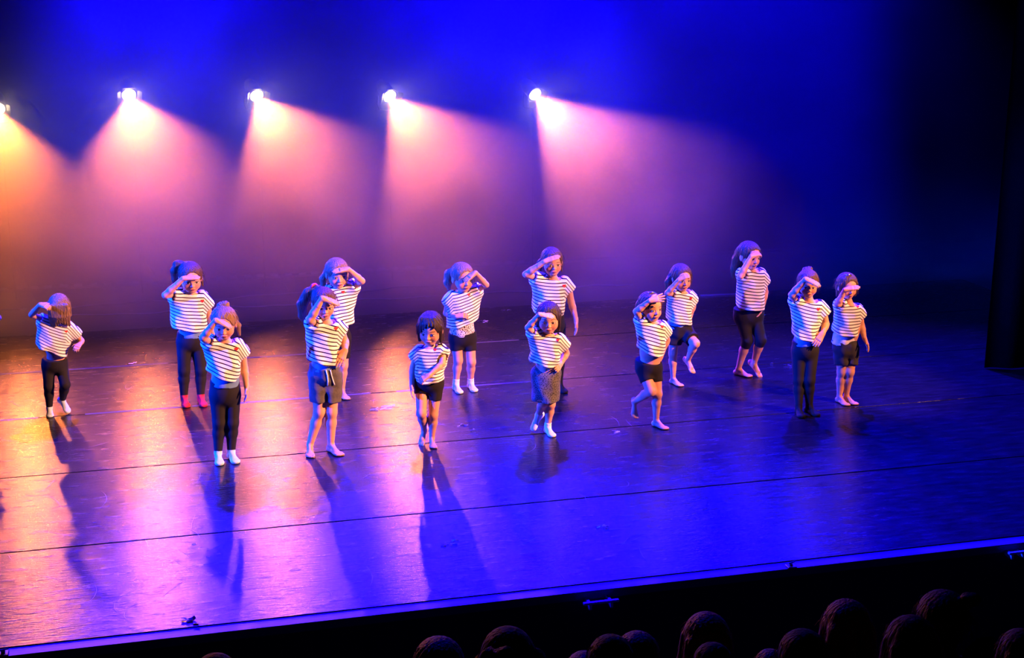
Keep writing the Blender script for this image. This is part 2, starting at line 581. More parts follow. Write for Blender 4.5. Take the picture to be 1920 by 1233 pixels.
# ------------------------------------------------------------------ cloth, skin and hair materials
def mat_skin():
    m, nt, N, L, b = mat_new('skin')
    at = N.new('ShaderNodeAttribute'); at.attribute_name = 'tint'
    L.new(at.outputs['Color'], b.inputs['Base Color'])
    b.inputs['Roughness'].default_value = 0.55
    b.inputs['Specular IOR Level'].default_value = 0.35
    return m
def mat_stripes():
    m, nt, N, L, b = mat_new('white_jersey_with_navy_stripes')
    at = N.new('ShaderNodeAttribute'); at.attribute_name = 'stripe'
    fr = N.new('ShaderNodeMath'); fr.operation = 'FRACT'
    L.new(at.outputs['Fac'], fr.inputs[0])
    r = N.new('ShaderNodeValToRGB')
    e = r.color_ramp.elements
    e[0].position = 0.0; e[0].color = (0.012, 0.012, 0.03, 1)
    e[1].position = 0.30; e[1].color = (0.78, 0.76, 0.74, 1)
    x = e.new(0.26); x.color = (0.012, 0.012, 0.03, 1)
    x = e.new(0.97); x.color = (0.78, 0.76, 0.74, 1)
    x = e.new(1.0); x.color = (0.012, 0.012, 0.03, 1)
    L.new(fr.outputs[0], r.inputs['Fac'])
    L.new(r.outputs['Color'], b.inputs['Base Color'])
    b.inputs['Roughness'].default_value = 0.85
    b.inputs['Specular IOR Level'].default_value = 0.15
    return m
def mat_leopard(name, base, spot_c, scale):
    m, nt, N, L, b = mat_new(name)
    tc = N.new('ShaderNodeTexCoord')
    v = N.new('ShaderNodeTexVoronoi'); v.inputs['Scale'].default_value = scale
    L.new(tc.outputs['Object'], v.inputs['Vector'])
    r = N.new('ShaderNodeValToRGB')
    r.color_ramp.elements[0].position = 0.36; r.color_ramp.elements[0].color = (*spot_c, 1)
    r.color_ramp.elements[1].position = 0.42; r.color_ramp.elements[1].color = (*base, 1)
    L.new(v.outputs['Distance'], r.inputs['Fac'])
    L.new(r.outputs['Color'], b.inputs['Base Color'])
    b.inputs['Roughness'].default_value = 0.85
    return m
def mat_hair(name, c0, c1):
    m, nt, N, L, b = mat_new(name)
    tc = N.new('ShaderNodeTexCoord')
    mp = N.new('ShaderNodeMapping'); mp.inputs['Scale'].default_value = (90, 90, 7)
    L.new(tc.outputs['Object'], mp.inputs['Vector'])
    n = N.new('ShaderNodeTexNoise'); n.inputs['Scale'].default_value = 1.0; n.inputs['Detail'].default_value = 3
    L.new(mp.outputs[0], n.inputs['Vector'])
    mx = N.new('ShaderNodeMix'); mx.data_type = 'RGBA'
    mx.inputs['A'].default_value = (*c0, 1); mx.inputs['B'].default_value = (*c1, 1)
    L.new(n.outputs['Fac'], mx.inputs['Factor'])
    L.new(mx.outputs['Result'], b.inputs['Base Color'])
    bp = N.new('ShaderNodeBump'); bp.inputs['Strength'].default_value = 1.0; bp.inputs['Distance'].default_value = 0.012
    L.new(n.outputs['Fac'], bp.inputs['Height']); L.new(bp.outputs['Normal'], b.inputs['Normal'])
    b.inputs['Roughness'].default_value = 0.6
    b.inputs['Specular IOR Level'].default_value = 0.3
    return m
M_SKIN = mat_skin()
M_STRIPE = mat_stripes()
M_LEG = mat_plain('black_leggings_jersey', (0.012, 0.011, 0.016), 0.8, 0.2)
M_SHORTS = mat_plain('black_cotton_shorts', (0.014, 0.012, 0.016), 0.85, 0.15)
M_GREY = mat_plain('charcoal_sweat_cloth', (0.085, 0.08, 0.085), 0.9, 0.15, 0.3, 60, 0.3)
M_DENIM = mat_plain('worn_black_denim', (0.04, 0.036, 0.04), 0.9, 0.15, 0.6, 14, 0.2)
M_LEOP = mat_leopard('grey_leopard_print', (0.085, 0.08, 0.085), (0.01, 0.01, 0.012), 85)
M_LEOPW = mat_leopard('white_leopard_print', (0.6, 0.58, 0.56), (0.015, 0.012, 0.015), 75)
M_TANK = mat_plain('vest_jersey_with_blue_light', (0.12, 0.22, 0.42), 0.85, 0.15)  # pale vest cloth with the blue side light put into its base colour
M_SOCKW = mat_plain('white_sock_knit', (0.72, 0.74, 0.76), 0.9, 0.1)
M_SOCKB = mat_plain('pale_blue_sock_knit', (0.45, 0.62, 0.78), 0.9, 0.1)
M_SOCKR = mat_plain('red_sock_knit', (0.75, 0.03, 0.05), 0.9, 0.1)
M_SOCKK = mat_plain('black_sock_knit', (0.012, 0.012, 0.014), 0.9, 0.1)
M_HEART = mat_plain('red_heart_patch', (0.72, 0.01, 0.015), 0.6, 0.3)
M_CORD = mat_plain('white_drawstring_cord', (0.75, 0.75, 0.75), 0.8, 0.2)
M_CLIP = mat_plain('silver_hair_clip', (0.8, 0.8, 0.85), 0.2, 0.8, metal=1.0)
M_PINK = mat_plain('pink_hair_tie', (0.75, 0.06, 0.22), 0.7, 0.2)
HAIR = {'fair': mat_hair('fair_hair', (0.10, 0.055, 0.028), (0.30, 0.18, 0.09)),
        'brown': mat_hair('brown_hair', (0.030, 0.015, 0.009), (0.13, 0.062, 0.032)),
        'dark': mat_hair('dark_brown_hair', (0.010, 0.006, 0.005), (0.04, 0.02, 0.013))}
SKIN = np.array([0.58, 0.29, 0.19])

# ------------------------------------------------------------------ the figure builder
def unit(v):
    return v / (np.linalg.norm(v) + 1e-9)

def frame_from(forward, up):
    y = unit(forward); x = unit(np.cross(y, up)); z = np.cross(x, y)
    return np.stack([x, y, z], 1)      # columns: right, forward, up

def face_prims(F, R, o, s, hr=True):
    """head with a face: o = chin-level origin on the neck axis, s = head height, R columns right/forward/up"""
    def P(x, y, z):
        return o + s * (R @ np.array([x, y, z]))
    F.ell(P(0, -0.05, 0.60), np.array([0.375, 0.45, 0.40]) * s, 0.02, R)
    F.ell(P(0, 0.07, 0.37), np.array([0.315, 0.32, 0.36]) * s, 0.10 * s, R)
    F.ell(P(0, 0.20, 0.10), np.array([0.16, 0.14, 0.10]) * s, 0.12 * s, R)
    for sx in (-1, 1):
        F.ell(P(sx * 0.17, 0.20, 0.29), np.array([0.13, 0.14, 0.13]) * s, 0.08 * s, R)
        F.ell(P(sx * 0.155, 0.43, 0.47), np.array([0.085, 0.06, 0.05]) * s, 0.05 * s, R, 'sub')
        F.ell(P(sx * 0.15, 0.33, 0.465), np.array([0.068, 0.06, 0.052]) * s, 0.012 * s, R)
        F.ell(P(sx * 0.375, -0.04, 0.43), np.array([0.045, 0.10, 0.14]) * s, 0.03 * s, R)
    F.cone(P(0, 0.36, 0.49), P(0, 0.425, 0.35), 0.03 * s, 0.052 * s, 0.05 * s)
    for sx in (-1, 1):
        F.ell(P(sx * 0.045, 0.40, 0.335), np.array([0.035, 0.035, 0.03]) * s, 0.02 * s, R)
    F.ell(P(0, 0.375, 0.225), np.array([0.10, 0.05, 0.028]) * s, 0.02 * s, R)
    F.ell(P(0, 0.365, 0.185), np.array([0.085, 0.05, 0.03]) * s, 0.02 * s, R)

def face_tint(V, R, o, s, lipc=(0.45, 0.13, 0.12)):
    q = ((V - o) @ R) / s
    c = np.tile(SKIN, (len(V), 1))
    front = q[:, 1] > 0.2
    ax = np.abs(q[:, 0])
    blush = front & (((ax - 0.2) / 0.10) ** 2 + ((q[:, 2] - 0.32) / 0.09) ** 2 < 1)
    c[blush] = SKIN * np.array([1.06, 0.86, 0.84])
    eye = front & (((ax - 0.15) / 0.066) ** 2 + ((q[:, 2] - 0.465) / 0.036) ** 2 < 1)
    c[eye] = (0.6, 0.58, 0.56)
    iris = front & (((ax - 0.15) / 0.034) ** 2 + ((q[:, 2] - 0.465) / 0.04) ** 2 < 1)
    c[iris] = (0.05, 0.035, 0.03)
    lash = front & (np.abs(ax - 0.15) < 0.08) & (np.abs(q[:, 2] - 0.503 + 6 * (ax - 0.15) ** 2) < 0.012)
    c[lash] = (0.07, 0.04, 0.03)
    brow = front & (np.abs(ax - 0.16) < 0.085) & (np.abs(q[:, 2] - 0.585 + 3 * (ax - 0.15) ** 2) < 0.016)
    c[brow] = (0.17, 0.09, 0.055)
    lip = (q[:, 1] > 0.3) & ((ax / 0.105) ** 2 + ((q[:, 2] - 0.205) / 0.045) ** 2 < 1)
    c[lip] = lipc
    mouth = (q[:, 1] > 0.3) & (ax < 0.095) & (np.abs(q[:, 2] - 0.205) < 0.008)
    c[mouth] = (0.16, 0.04, 0.04)
    nost = (q[:, 1] > 0.36) & (((ax - 0.03) / 0.016) ** 2 + ((q[:, 2] - 0.315) / 0.014) ** 2 < 1)
    c[nost] = (0.2, 0.08, 0.06)
    return c

def hand_prims(F, wrist, tip, normal, thumb_side, s, curl=0.2, spread=0.06):
    """palm, four bent fingers of different lengths and a thumb from the side of the palm"""
    d = unit(tip - wrist)
    n = unit(normal - d * np.dot(normal, d))      # out of the palm
    w = np.cross(d, n) * thumb_side               # towards the thumb
    L = 0.128 * s
    palm_end = wrist + d * L * 0.50
    for t in (-1.0, -0.33, 0.33, 1.0):
        F.cone(wrist + d * 0.012 * s + w * t * 0.010 * s, palm_end + w * t * 0.021 * s, 0.0115 * s, 0.0105 * s, 0.012 * s)
    for i, (t, fl) in enumerate(((1.0, 0.42), (0.33, 0.50), (-0.33, 0.47), (-1.0, 0.37))):
        a = palm_end + w * t * 0.022 * s
        dirv = unit(d + w * t * spread)
        seg = fl * L * np.array([0.44, 0.31, 0.25])
        r = np.array([0.0082, 0.0075, 0.0068, 0.0058]) * s
        ang = curl * 0.5
        p = a - dirv * 0.006 * s
        for j in range(3):
            dd = unit(dirv * math.cos(ang) + n * math.sin(ang))
            q = p + dd * (seg[j] + (0.006 * s if j == 0 else 0))
            F.cone(p, q, r[j], r[j + 1], 0.003)
            p = q
            ang += curl
    tb = wrist + d * L * 0.14 + w * 0.016 * s
    t1 = tb + unit(d * 0.7 + w * 0.75 + n * 0.25) * L * 0.26
    t2 = t1 + unit(d * 0.95 + w * 0.25 + n * 0.25) * L * 0.20
    F.cone(tb, t1, 0.0115 * s, 0.009 * s, 0.010)
    F.cone(t1, t2, 0.009 * s, 0.0065 * s, 0.003)

def foot_prims(F, ank, toe, s, off=0.0, toes=True, k=0.012, flat=False):
    """heel, instep, ball and five toes; ank = ankle joint, toe = front of the ball; flat = standing on the floor"""
    fwd = toe - ank
    if flat:
        fwd = np.array([fwd[0], fwd[1], 0.0])
    fwd = unit(fwd)
    side = unit(np.cross(fwd, np.array([0, 0, 1.0])))
    up = np.cross(side, fwd)
    R = np.stack([side, fwd, up], 1)
    if flat:
        hl = np.array([ank[0], ank[1], 0.0]) - fwd * 0.020 * s + up * 0.024 * s
        tz = np.array([toe[0], toe[1], 0.0]) + up * 0.013 * s
    else:
        hl = ank + (-up * 0.026 - fwd * 0.022) * s
        tz = toe - up * 0.012 * s
    F.ell(hl, np.array([0.023, 0.027, 0.023]) * s + off, k, R)
    F.cone(ank, tz - fwd * 0.040 * s + up * 0.010 * s, 0.0225 * s + off, 0.014 * s + off, k)
    F.cone(hl - up * 0.004 * s, tz - fwd * 0.03 * s, 0.018 * s + off, 0.013 * s + off, k)
    F.ell(tz - fwd * 0.022 * s, np.array([0.032, 0.036, 0.0125]) * s + off, k, R)
    F.ell(tz - fwd * 0.055 * s + up * 0.006 * s, np.array([0.025, 0.036, 0.017]) * s + off, k, R)
    if toes:
        for i, (t, ln, r) in enumerate(((-1, 0.016, 0.0105), (-0.42, 0.019, 0.0078), (0.04, 0.016, 0.0074), (0.48, 0.011, 0.007), (0.88, 0.004, 0.0066))):
            b = tz + side * t * 0.0235 * s - fwd * 0.004 * s
            F.cone(b - fwd * 0.008 * s, b + fwd * ln * s - up * 0.003 * s, r * s + off, r * 0.92 * s + off, 0.003)
    else:
        F.ell(tz - fwd * 0.002 * s, np.array([0.027, 0.024, 0.0125]) * s + off, k, R)

def bounds(pts, m):
    a = np.array(pts)
    return a.min(0) - m, a.max(0) + m

def strand_mesh(chains):
    """thin loose strands as tapering three-sided tubes"""
    V, Q, o = [], [], 0
    for pts, r in chains:
        pts = np.array(pts)
        n = len(pts)
        for i in range(n):
            t = unit(pts[min(i + 1, n - 1)] - pts[max(i - 1, 0)])
            a = unit(np.cross(t, np.array([0.3, 0.9, 0.2]))); b = np.cross(t, a)
            rr = r * (1 - 0.8 * i / (n - 1))
            for k in range(4):
                an = k * math.pi / 2
                V.append(pts[i] + (a * math.cos(an) + b * math.sin(an)) * rr)
        for i in range(n - 1):
            for k in range(4):
                Q.append((o + i * 4 + k, o + i * 4 + (k + 1) % 4, o + i * 4 + 4 + (k + 1) % 4, o + i * 4 + 4 + k))
        o += n * 4
    return np.array(V), np.array(Q, np.int64)
def build_hair(style, R, o, s, colour, seed, tails=(), res=0.0045, rough=0.010, mx=1):
    rr = random.Random(seed)
    tails = [[(x * mx, y, z, r) for (x, y, z, r) in t] for t in tails]
    def P(x, y, z):
        return o + s * (R @ np.array([x, y, z]))
    pts = [P(x, y, z) for x in (-0.7, 0.7) for y in (-0.8, 0.7) for z in (-0.15, 1.2)]
    for t in tails:
        for (x, y, z, r) in t:
            pts += [P(x - r, y - r, z - r), P(x + r, y + r, z + r)]
    lo, hi = bounds(pts, 0.03)
    F = Field(lo, hi, res)
    F.ell(P(0, -0.07, 0.62), np.array([0.415, 0.485, 0.425]) * s, 0.02, R)
    if style != 'curtain':
        F.ell(P(0, 0.46, 0.37), np.array([0.34, 0.38, 0.50]) * s, 0.03 * s, R, 'sub')
        F.ell(P(0, 0.02, -0.02), np.array([0.6, 0.46, 0.36]) * s, 0.04 * s, R, 'sub')
    if style in ('bob', 'fringe'):
        F.ell(P(0, -0.20, 0.34), np.array([0.40, 0.26, 0.34]) * s, 0.06 * s, R)
        for sx in (-1, 1):
            F.cone(P(sx * 0.36, 0.08, 0.62), P(sx * 0.36, 0.12, 0.10), 0.085 * s, 0.05 * s, 0.05 * s)
            F.cone(P(sx * 0.34, -0.1, 0.5), P(sx * 0.34, -0.1, 0.05), 0.10 * s, 0.07 * s, 0.06 * s)
    if style == 'fringe':
        for x, z in ((-0.28, 0.52), (-0.21, 0.58), (-0.13, 0.66), (-0.05, 0.74), (0.05, 0.80), (0.16, 0.80), (0.25, 0.74)):
            F.cone(P(mx * x * 0.75, 0.16, 0.95), P(mx * x, 0.375 - 0.5 * x * x, z), 0.07 * s, 0.035 * s, 0.03 * s)
    if style == 'curtain':
        for i in range(9):
            x = -0.36 + 0.09 * i
            F.cone(P(x * 0.9, 0.28, 0.8), P(x, 0.44 - 0.7 * x * x, 0.35), 0.085 * s, 0.075 * s, 0.05 * s)
            F.cone(P(x, 0.44 - 0.7 * x * x, 0.35), P(x * 1.03, 0.42 - 0.5 * x * x, -0.10 - 0.10 * math.cos(i * 0.9)), 0.075 * s, 0.04 * s, 0.04 * s)
        for sx in (-1, 1):
            F.cone(P(sx * 0.36, -0.1, 0.6), P(sx * 0.38, -0.05, 0.0), 0.11 * s, 0.08 * s, 0.06 * s)
        F.ell(P(0, -0.25, 0.25), np.array([0.38, 0.22, 0.40]) * s, 0.06 * s, R)
    for t in tails:
        for a, b in zip(t[:-1], t[1:]):
            F.cone(P(*a[:3]), P(*b[:3]), a[3] * s, b[3] * s, 0.05 * s)
    X, Y, Z = F.ax[0][:, None, None] - o[0], F.ax[1][None, :, None] - o[1], F.ax[2][None, None, :] - o[2]
    lx = (X * R[0, 0] + Y * R[1, 0] + Z * R[2, 0]) / s
    ly = (X * R[0, 1] + Y * R[1, 1] + Z * R[2, 1]) / s
    lz = (X * R[0, 2] + Y * R[1, 2] + Z * R[2, 2]) / s
    az = np.arctan2(lx, -(ly + 0.07))
    F.f += np.clip(0.6 - ly, 0.25, 1) * rough * s * (np.sin(az * 19 + 2.0 * np.sin(lz * 7 + seed)) + 0.6 * np.sin(az * 37 + lz * 11 + seed))
    V, Q = F.mesh()
    chains = []
    for i in range(90):
        a = rr.uniform(0.6, 2 * math.pi - 0.6)
        zz = rr.uniform(0.45, 0.98)
        rad = math.sqrt(max(0.0, 1 - ((zz - 0.62) / 0.42) ** 2))
        p = np.array([0.42 * rad * math.sin(a), 0.49 * rad * math.cos(a) - 0.07, zz])
        ch = []
        out = rr.uniform(0.01, 0.09)
        ln = rr.uniform(0.15, 0.45)
        for k in range(5):
            t = k / 4
            q = p + np.array([p[0] * out * 4 * t, p[1] * out * 4 * t, -ln * t * t + 0.05 * t]) + np.array([rr.uniform(-1, 1), rr.uniform(-1, 1), 0]) * 0.02 * t
            ch.append(P(*q))
        chains.append((ch, 0.0016))
    return merge([(V, Q), strand_mesh(chains)])

def slab(F, c0, u, rt, fw, L, w0, w1, d0, d1, nh, top_slope=0.0, pw=2.4, k=0.02, folds=0.0, seed=0, hollow=True):
    """loose cloth tube from the hem plane (through c0, normal nh) up to length L"""
    lo, hi = bounds([c0 - rt * (w0 + .05) - u * .05, c0 + rt * (w0 + .05) - u * .05, c0 + u * L - rt * (w1 + .05), c0 + u * L + rt * (w1 + .05)], max(d0, d1) + 0.05)
    def fn(X, Y, Z):
        x, y, z = X - c0[0], Y - c0[1], Z - c0[2]
        t = x * u[0] + y * u[1] + z * u[2]
        s_ = x * rt[0] + y * rt[1] + z * rt[2]
        d_ = x * fw[0] + y * fw[1] + z * fw[2]
        th = x * nh[0] + y * nh[1] + z * nh[2]
        tt = np.clip(t / L, -0.3, 1.05)
        w = w0 + (w1 - w0) * tt
        dp = d0 + (d1 - d0) * tt
        q = (np.abs(s_ / w) ** pw + np.abs(d_ / dp) ** pw) ** (1 / pw)
        g = (q - 1) * np.minimum(w, dp)
        if folds:
            low = np.clip(1.1 - tt, 0.15, 1)
            g = g + folds * low * (np.sin(s_ * 46 + 9 * tt + seed) + 0.7 * np.sin(s_ * 27 - 7 * tt + 2 * seed + d_ * 30))
            th = th + folds * 1.2 * np.sin(s_ * 33 + seed * 1.7 + d_ * 20)
        top = t - (L - top_slope * np.abs(s_))
        kk = 0.035
        h = np.maximum(kk - np.abs(g - top), 0) / kk
        g2 = np.maximum(g, top) + h * h * kk * 0.25
        g2 = np.maximum(g2, -th)
        if hollow:
            inner = np.maximum(g + 0.013, th - 0.05)
            g2 = np.maximum(g2, -inner)
        return g2
    F.put(lo, hi, fn, k)

def heart_mesh(size):
    pts = []
    for i in range(22):
        t = 2 * math.pi * i / 22
        x = 16 * math.sin(t) ** 3
        y = 13 * math.cos(t) - 5 * math.cos(2 * t) - 2 * math.cos(3 * t) - math.cos(4 * t)
        pts.append((x / 32 * size, y / 32 * size))
    return pts

def loc_frame(base):
    a = Vector((base.x, base.y, 0)).normalized()
    r = Vector((a.y, -a.x, 0))
    D = math.hypot(base.x, base.y)
    return r, a, D

def build_child(sp):
    x0, y0, zs = sp['z']
    def px(p):
        return x0 + p[0] / zs, y0 + p[1] / zs
    g = sp['gnd']
    gp = [ground(*px(sp['l' + k][2]), 0.055) for k in g]
    base = sum(gp, Vector()) / len(gp)
    base.z = 0
    r, a, D = loc_frame(base)
    def lray(p):
        w = ray(*px(p))
        return np.array([w.dot(r), w.dot(a), w.z])
    cl = np.array([0, -D, CAM_H])
    def at(p, d=0.0):
        v = lray(p)
        return cl + v * ((D - d) / v[1])
    def atz(p, z):
        v = lray(p)
        return cl + v * ((z - CAM_H) / v[2])
    def J(p):
        return at(p, p[2] if len(p) > 2 else 0.0)
    byaw = math.radians(sp.get('byaw', 0))
    fw = np.array([math.sin(byaw), -math.cos(byaw), 0])
    rt = np.array([math.cos(byaw), math.sin(byaw), 0])
    top = at(sp['top'])
    h = top[2]
    s = h / 1.15
    # joints
    def girdle(pa, pb):
        A, B = at(pa), at(pb)
        m = (A + B) / 2
        out = []
        for q in (pa, pb):
            X = at(q)
            y = (X[0] - m[0]) * math.tan(byaw)
            out.append(at(q, -y))
        return out
    SA, SB = girdle(sp['a'][0], sp['b'][0])
    HA, HB = girdle(sp['la'][0], sp['lb'][0])
    arms = {'a': [SA] + [J(p) for p in sp['a'][1:]], 'b': [SB] + [J(p) for p in sp['b'][1:]]}
    legs = {}
    for kk, H0 in (('a', HA), ('b', HB)):
        q = sp['l' + kk]
        kn = at(q[1], (q[1][2] if len(q[1]) > 2 else 0.03))
        if kk in g:
            an = atz(q[2], 0.058 * s)
            to = atz(q[3], 0.016 * s)
            dv = to - an
            dv[2] = 0
            dv = unit(unit(dv) + fw * 0.6)
            to = an + dv * 0.105 * s
            to[2] = 0.020 * s
        else:
            an, to = J(q[2]), J(q[3])
            to = an + unit(to - an) * 0.118 * s
        legs[kk] = [H0, kn, an, to]
    sm, hm = (SA + SB) / 2, (HA + HB) / 2
    up = unit(sm - hm)
    Rb = np.stack([rt, fw, np.array([0, 0, 1.0])], 1)
    # head
    chin, tp = at(sp['chin']), at(sp['top'])
    hs = (tp[2] - chin[2]) * sp.get('hscale', 0.93)
    yaw, pit = math.radians(sp.get('yaw', 0)), math.radians(sp.get('pitch', 8))
    hf = np.array([math.sin(yaw) * math.cos(pit), -math.cos(yaw) * math.cos(pit), -math.sin(pit)])
    hup = np.array([math.sin(math.radians(sp.get('roll', 0))), 0, 1.0])
    RH = frame_from(hf, hup)
    hc = at(sp['hc'], sp.get('hd', 0.03))
    ho = hc - hs * (RH @ np.array([0, 0.0, 0.49]))
    neck0 = sm + np.array([0, 0, 0.005])
    # ---- body surface
    allp = [SA, SB, HA, HB, hc, top] + arms['a'] + arms['b'] + legs['a'] + legs['b']
    lo, hi = bounds(allp, 0.12)
    lo[2] = -0.01
    B = Field(lo, hi, 0.0062)
    B.ell(hm + np.array([0, 0, 0.015]), np.array([0.096, 0.078, 0.085]) * s, 0.03, Rb)
    B.ell(hm + (sm - hm) * 0.42 + fw * 0.008 * s, np.array([0.098, 0.076, 0.12]) * s, 0.05, Rb)
    B.ell(hm + (sm - hm) * 0.74, np.array([0.093, 0.070, 0.11]) * s, 0.05, Rb)
    B.cone(SA, SB, 0.027 * s, 0.027 * s, 0.04)
    B.cone(neck0, ho + hs * (RH @ np.array([0, -0.10, 0.25])), 0.034 * s, 0.031 * s, 0.03)
    if sp.get('navel'):
        nv = at(sp['navel'], 0.08 * s)
        nv = hm + (sm - hm) * 0.30 + fw * 0.085 * s
        B.ell(nv, np.array([0.008, 0.014, 0.011]), 0.008, Rb, 'sub')
    for kk in 'ab':
        S_, E_, W_, T_ = arms[kk]
        B.cone(S_, E_, 0.030 * s, 0.027 * s, 0.02)
        m = E_ + (W_ - E_) * 0.3
        B.cone(E_, m, 0.0265 * s, 0.0275 * s, 0.012)
        B.cone(m, W_, 0.0275 * s, 0.0185 * s, 0.012)
        H0, K, A, T = legs[kk]
        B.cone(H0, K, 0.057 * s, 0.041 * s, 0.02)
        m = K + (A - K) * 0.35 - fw * 0.008 * s
        B.cone(K, m, 0.038 * s, 0.037 * s, 0.02)
        B.cone(m, A, 0.037 * s, 0.023 * s, 0.02)
        B.ell(K + fw * 0.008 * s, np.array([0.027, 0.026, 0.034]) * s, 0.02, Rb)
    Bv, Bq = B.mesh()
    Bv = smooth_mesh(Bv, Bq, 1, 0.4)
    parts = [(Bv, Bq)]
    tints = [np.tile(SKIN, (len(Bv), 1))]
    # head, finer
    lo, hi = bounds([ho + hs * (RH @ np.array([x, y, z])) for x in (-.45, .45) for y in (-.55, .52) for z in (-.2, 1.05)], 0.01)
    Hd = Field(lo, hi, 0.0036)
    face_prims(Hd, RH, ho, hs)
    Hd.cone(neck0 + (ho - neck0) * 0.3, ho + hs * (RH @ np.array([0, -0.10, 0.25])), 0.033 * s, 0.031 * s, 0.02)
    V, Q = Hd.mesh()
    parts.append((V, Q)); tints.append(face_tint(V, RH, ho, hs))
    # feet, finer
    for kk in 'ab':
        H0, K, A, T = legs[kk]
        lo, hi = bounds([A + (K - A) * 0.15, A, T], 0.06)
        lo[2] = max(lo[2], -0.004)
        Ft = Field(lo, hi, 0.0042)
        Ft.cone(A + (K - A) * 0.2, A, 0.0255 * s, 0.0235 * s, 0.01)
        foot_prims(Ft, A, T, s, 0.0, not sp.get('socks'), flat=kk in g)
        V, Q = Ft.mesh()
        if kk in g:
            V[:, 2] = np.maximum(V[:, 2], 0.0005)
        parts.append((V, Q)); tints.append(np.tile(SKIN, (len(V), 1)))
    # hands, finer
    for kk, side in (('a', 1), ('b', -1)):
        S_, E_, W_, T_ = arms[kk]
        hp = sp.get('hand_' + kk, 'hang')
        if hp == 'salute':
            n, curl, spread = np.array([0, 0.35, -1.0]), 0.10, 0.03
        elif hp == 'spread':
            n, curl, spread = np.array([0, 0.7, -0.6]), 0.08, 0.28
        elif hp == 'fist':
            n, curl, spread = np.array([0, 0.6, -0.8]), 0.75, 0.03
        elif hp == 'hip':
            n, curl, spread = np.array([0, 1.0, 0.0]), 0.15, 0.08
        else:
            n, curl, spread = np.array([1.0 * side, -0.1, 0]), 0.24, 0.05
        lo, hi = bounds([W_, W_ + unit(T_ - W_) * 0.14 * s], 0.055)
        Hh = Field(lo, hi, 0.0031)
        Hh.cone(W_ + (E_ - W_) * 0.35, W_, 0.024 * s, 0.0182 * s, 0.01)
        Hh.cone(W_, W_ + unit(T_ - W_) * 0.02, 0.0182 * s, 0.016 * s, 0.01)
        hand_prims(Hh, W_, T_, n, side, s, curl, spread)
        V, Q = Hh.mesh()
        parts.append((V, Q)); tints.append(np.tile(SKIN, (len(V), 1)))
    V, Q = merge(parts)
    me = np_mesh('person', V, Q, np.concatenate(tints))
    rotz = math.atan2(r.y, r.x)
    person = link('person', me, M_SKIN, None, base, rotz)
    tag(person, sp['label'], 'person', 'young dancers in striped shirts')
    # ---- shirt
    hl, hr_ = at(sp['hem'][0]), at(sp['hem'][1])
    c0 = (hl + hr_) / 2
    c0 = c0 + fw * 0.0
    ud = unit(hr_ - hl)
    nh = unit(np.cross(ud, np.array([0, 1.0, 0.0])) * 1.0)
    if nh[2] < 0:
        nh = -nh
    nh = unit(nh + np.array([0, -0.05, 0]))
    c1 = sm + np.array([0, 0, 0.036 * s])
    u = unit(c1 - c0)
    L = float(np.linalg.norm(c1 - c0))
    half = abs(hr_[0] - hl[0]) / 2
    d0 = sp.get('sd', 0.126) * s
    wh = math.sqrt(max(0.006, half ** 2 - (d0 * math.sin(byaw)) ** 2)) / max(0.6, math.cos(byaw))
    ws = float(np.linalg.norm(SB - SA)) / 2 + 0.022 * s
    rts = unit(rt - u * np.dot(rt, u)); fws = unit(fw - u * np.dot(fw, u))
    pts = [c0 - rts * (wh + .06), c0 + rts * (wh + .06), c0 - u * 0.12, c1 + u * 0.05]
    sl = {}
    for kk in 'ab':
        S_, E_ = arms[kk][:2]
        ratio = sp.get('sleeve_' + kk, 0.5)
        sl[kk] = S_ + (E_ - S_) * ratio
        pts += [S_, sl[kk]]
    lo, hi = bounds(pts, 0.13)
    F = Field(lo, hi, 0.0052)
    slab(F, c0, u, rts, fws, L, wh, ws, d0, 0.072 * s, nh, 0.30, folds=0.0055, seed=sp.get('seed', 1))
    for kk, sg in (('a', -1), ('b', 1)):
        S_, E_ = arms[kk][:2]
        st = S_ - unit(E_ - S_) * 0.0 + (sm - S_) * 0.25
        en = sl[kk]
        F.cone(st, en, 0.054 * s, 0.056 * s, 0.035, cut=1.0)
        side = c0 + u * L * 0.52 + rts * sg * (wh + (ws - wh) * 0.52) * 0.80
        F.cone(S_ + (en - S_) * 0.55 - np.array([0, 0, 0.015]), side, 0.045 * s, 0.030 * s, 0.05)
        F.cone(en + unit(en - S_) * 0.030, en + unit(en - S_) * 0.07, 0.043 * s, 0.046 * s, 0.006, mode='sub')
    F.ell(neck0 + np.array([0, 0, 0.040 * s]) + fw * 0.012 * s, np.array([0.066, 0.058, 0.045]) * s, 0.008, Rb, 'sub')
    V, Q = F.mesh()
    V = smooth_mesh(V, Q, 2, 0.5)
    th = (V - c0) @ nh
    ss = (V - c0) @ rts
    for kk, sg in (('a', -1), ('b', 1)):
        S_, E_ = arms[kk][:2]
        dn = unit(E_ - S_)
        ex = np.maximum(ss * sg - ws * 0.72, 0)
        th = th + ex * max(0.0, -dn[2]) * 0.9 * (th > L * 0.45)
    th = th + 0.010 * np.sin(ss * 14 + sp.get('seed', 1)) * np.clip(th / L, 0, 1)
    shirt = link('shirt', np_mesh('shirt', V, Q, None, th / (0.0262 * s) + 0.1), M_STRIPE, person)
    tag(shirt, 'cropped white shirt with thin navy stripes')
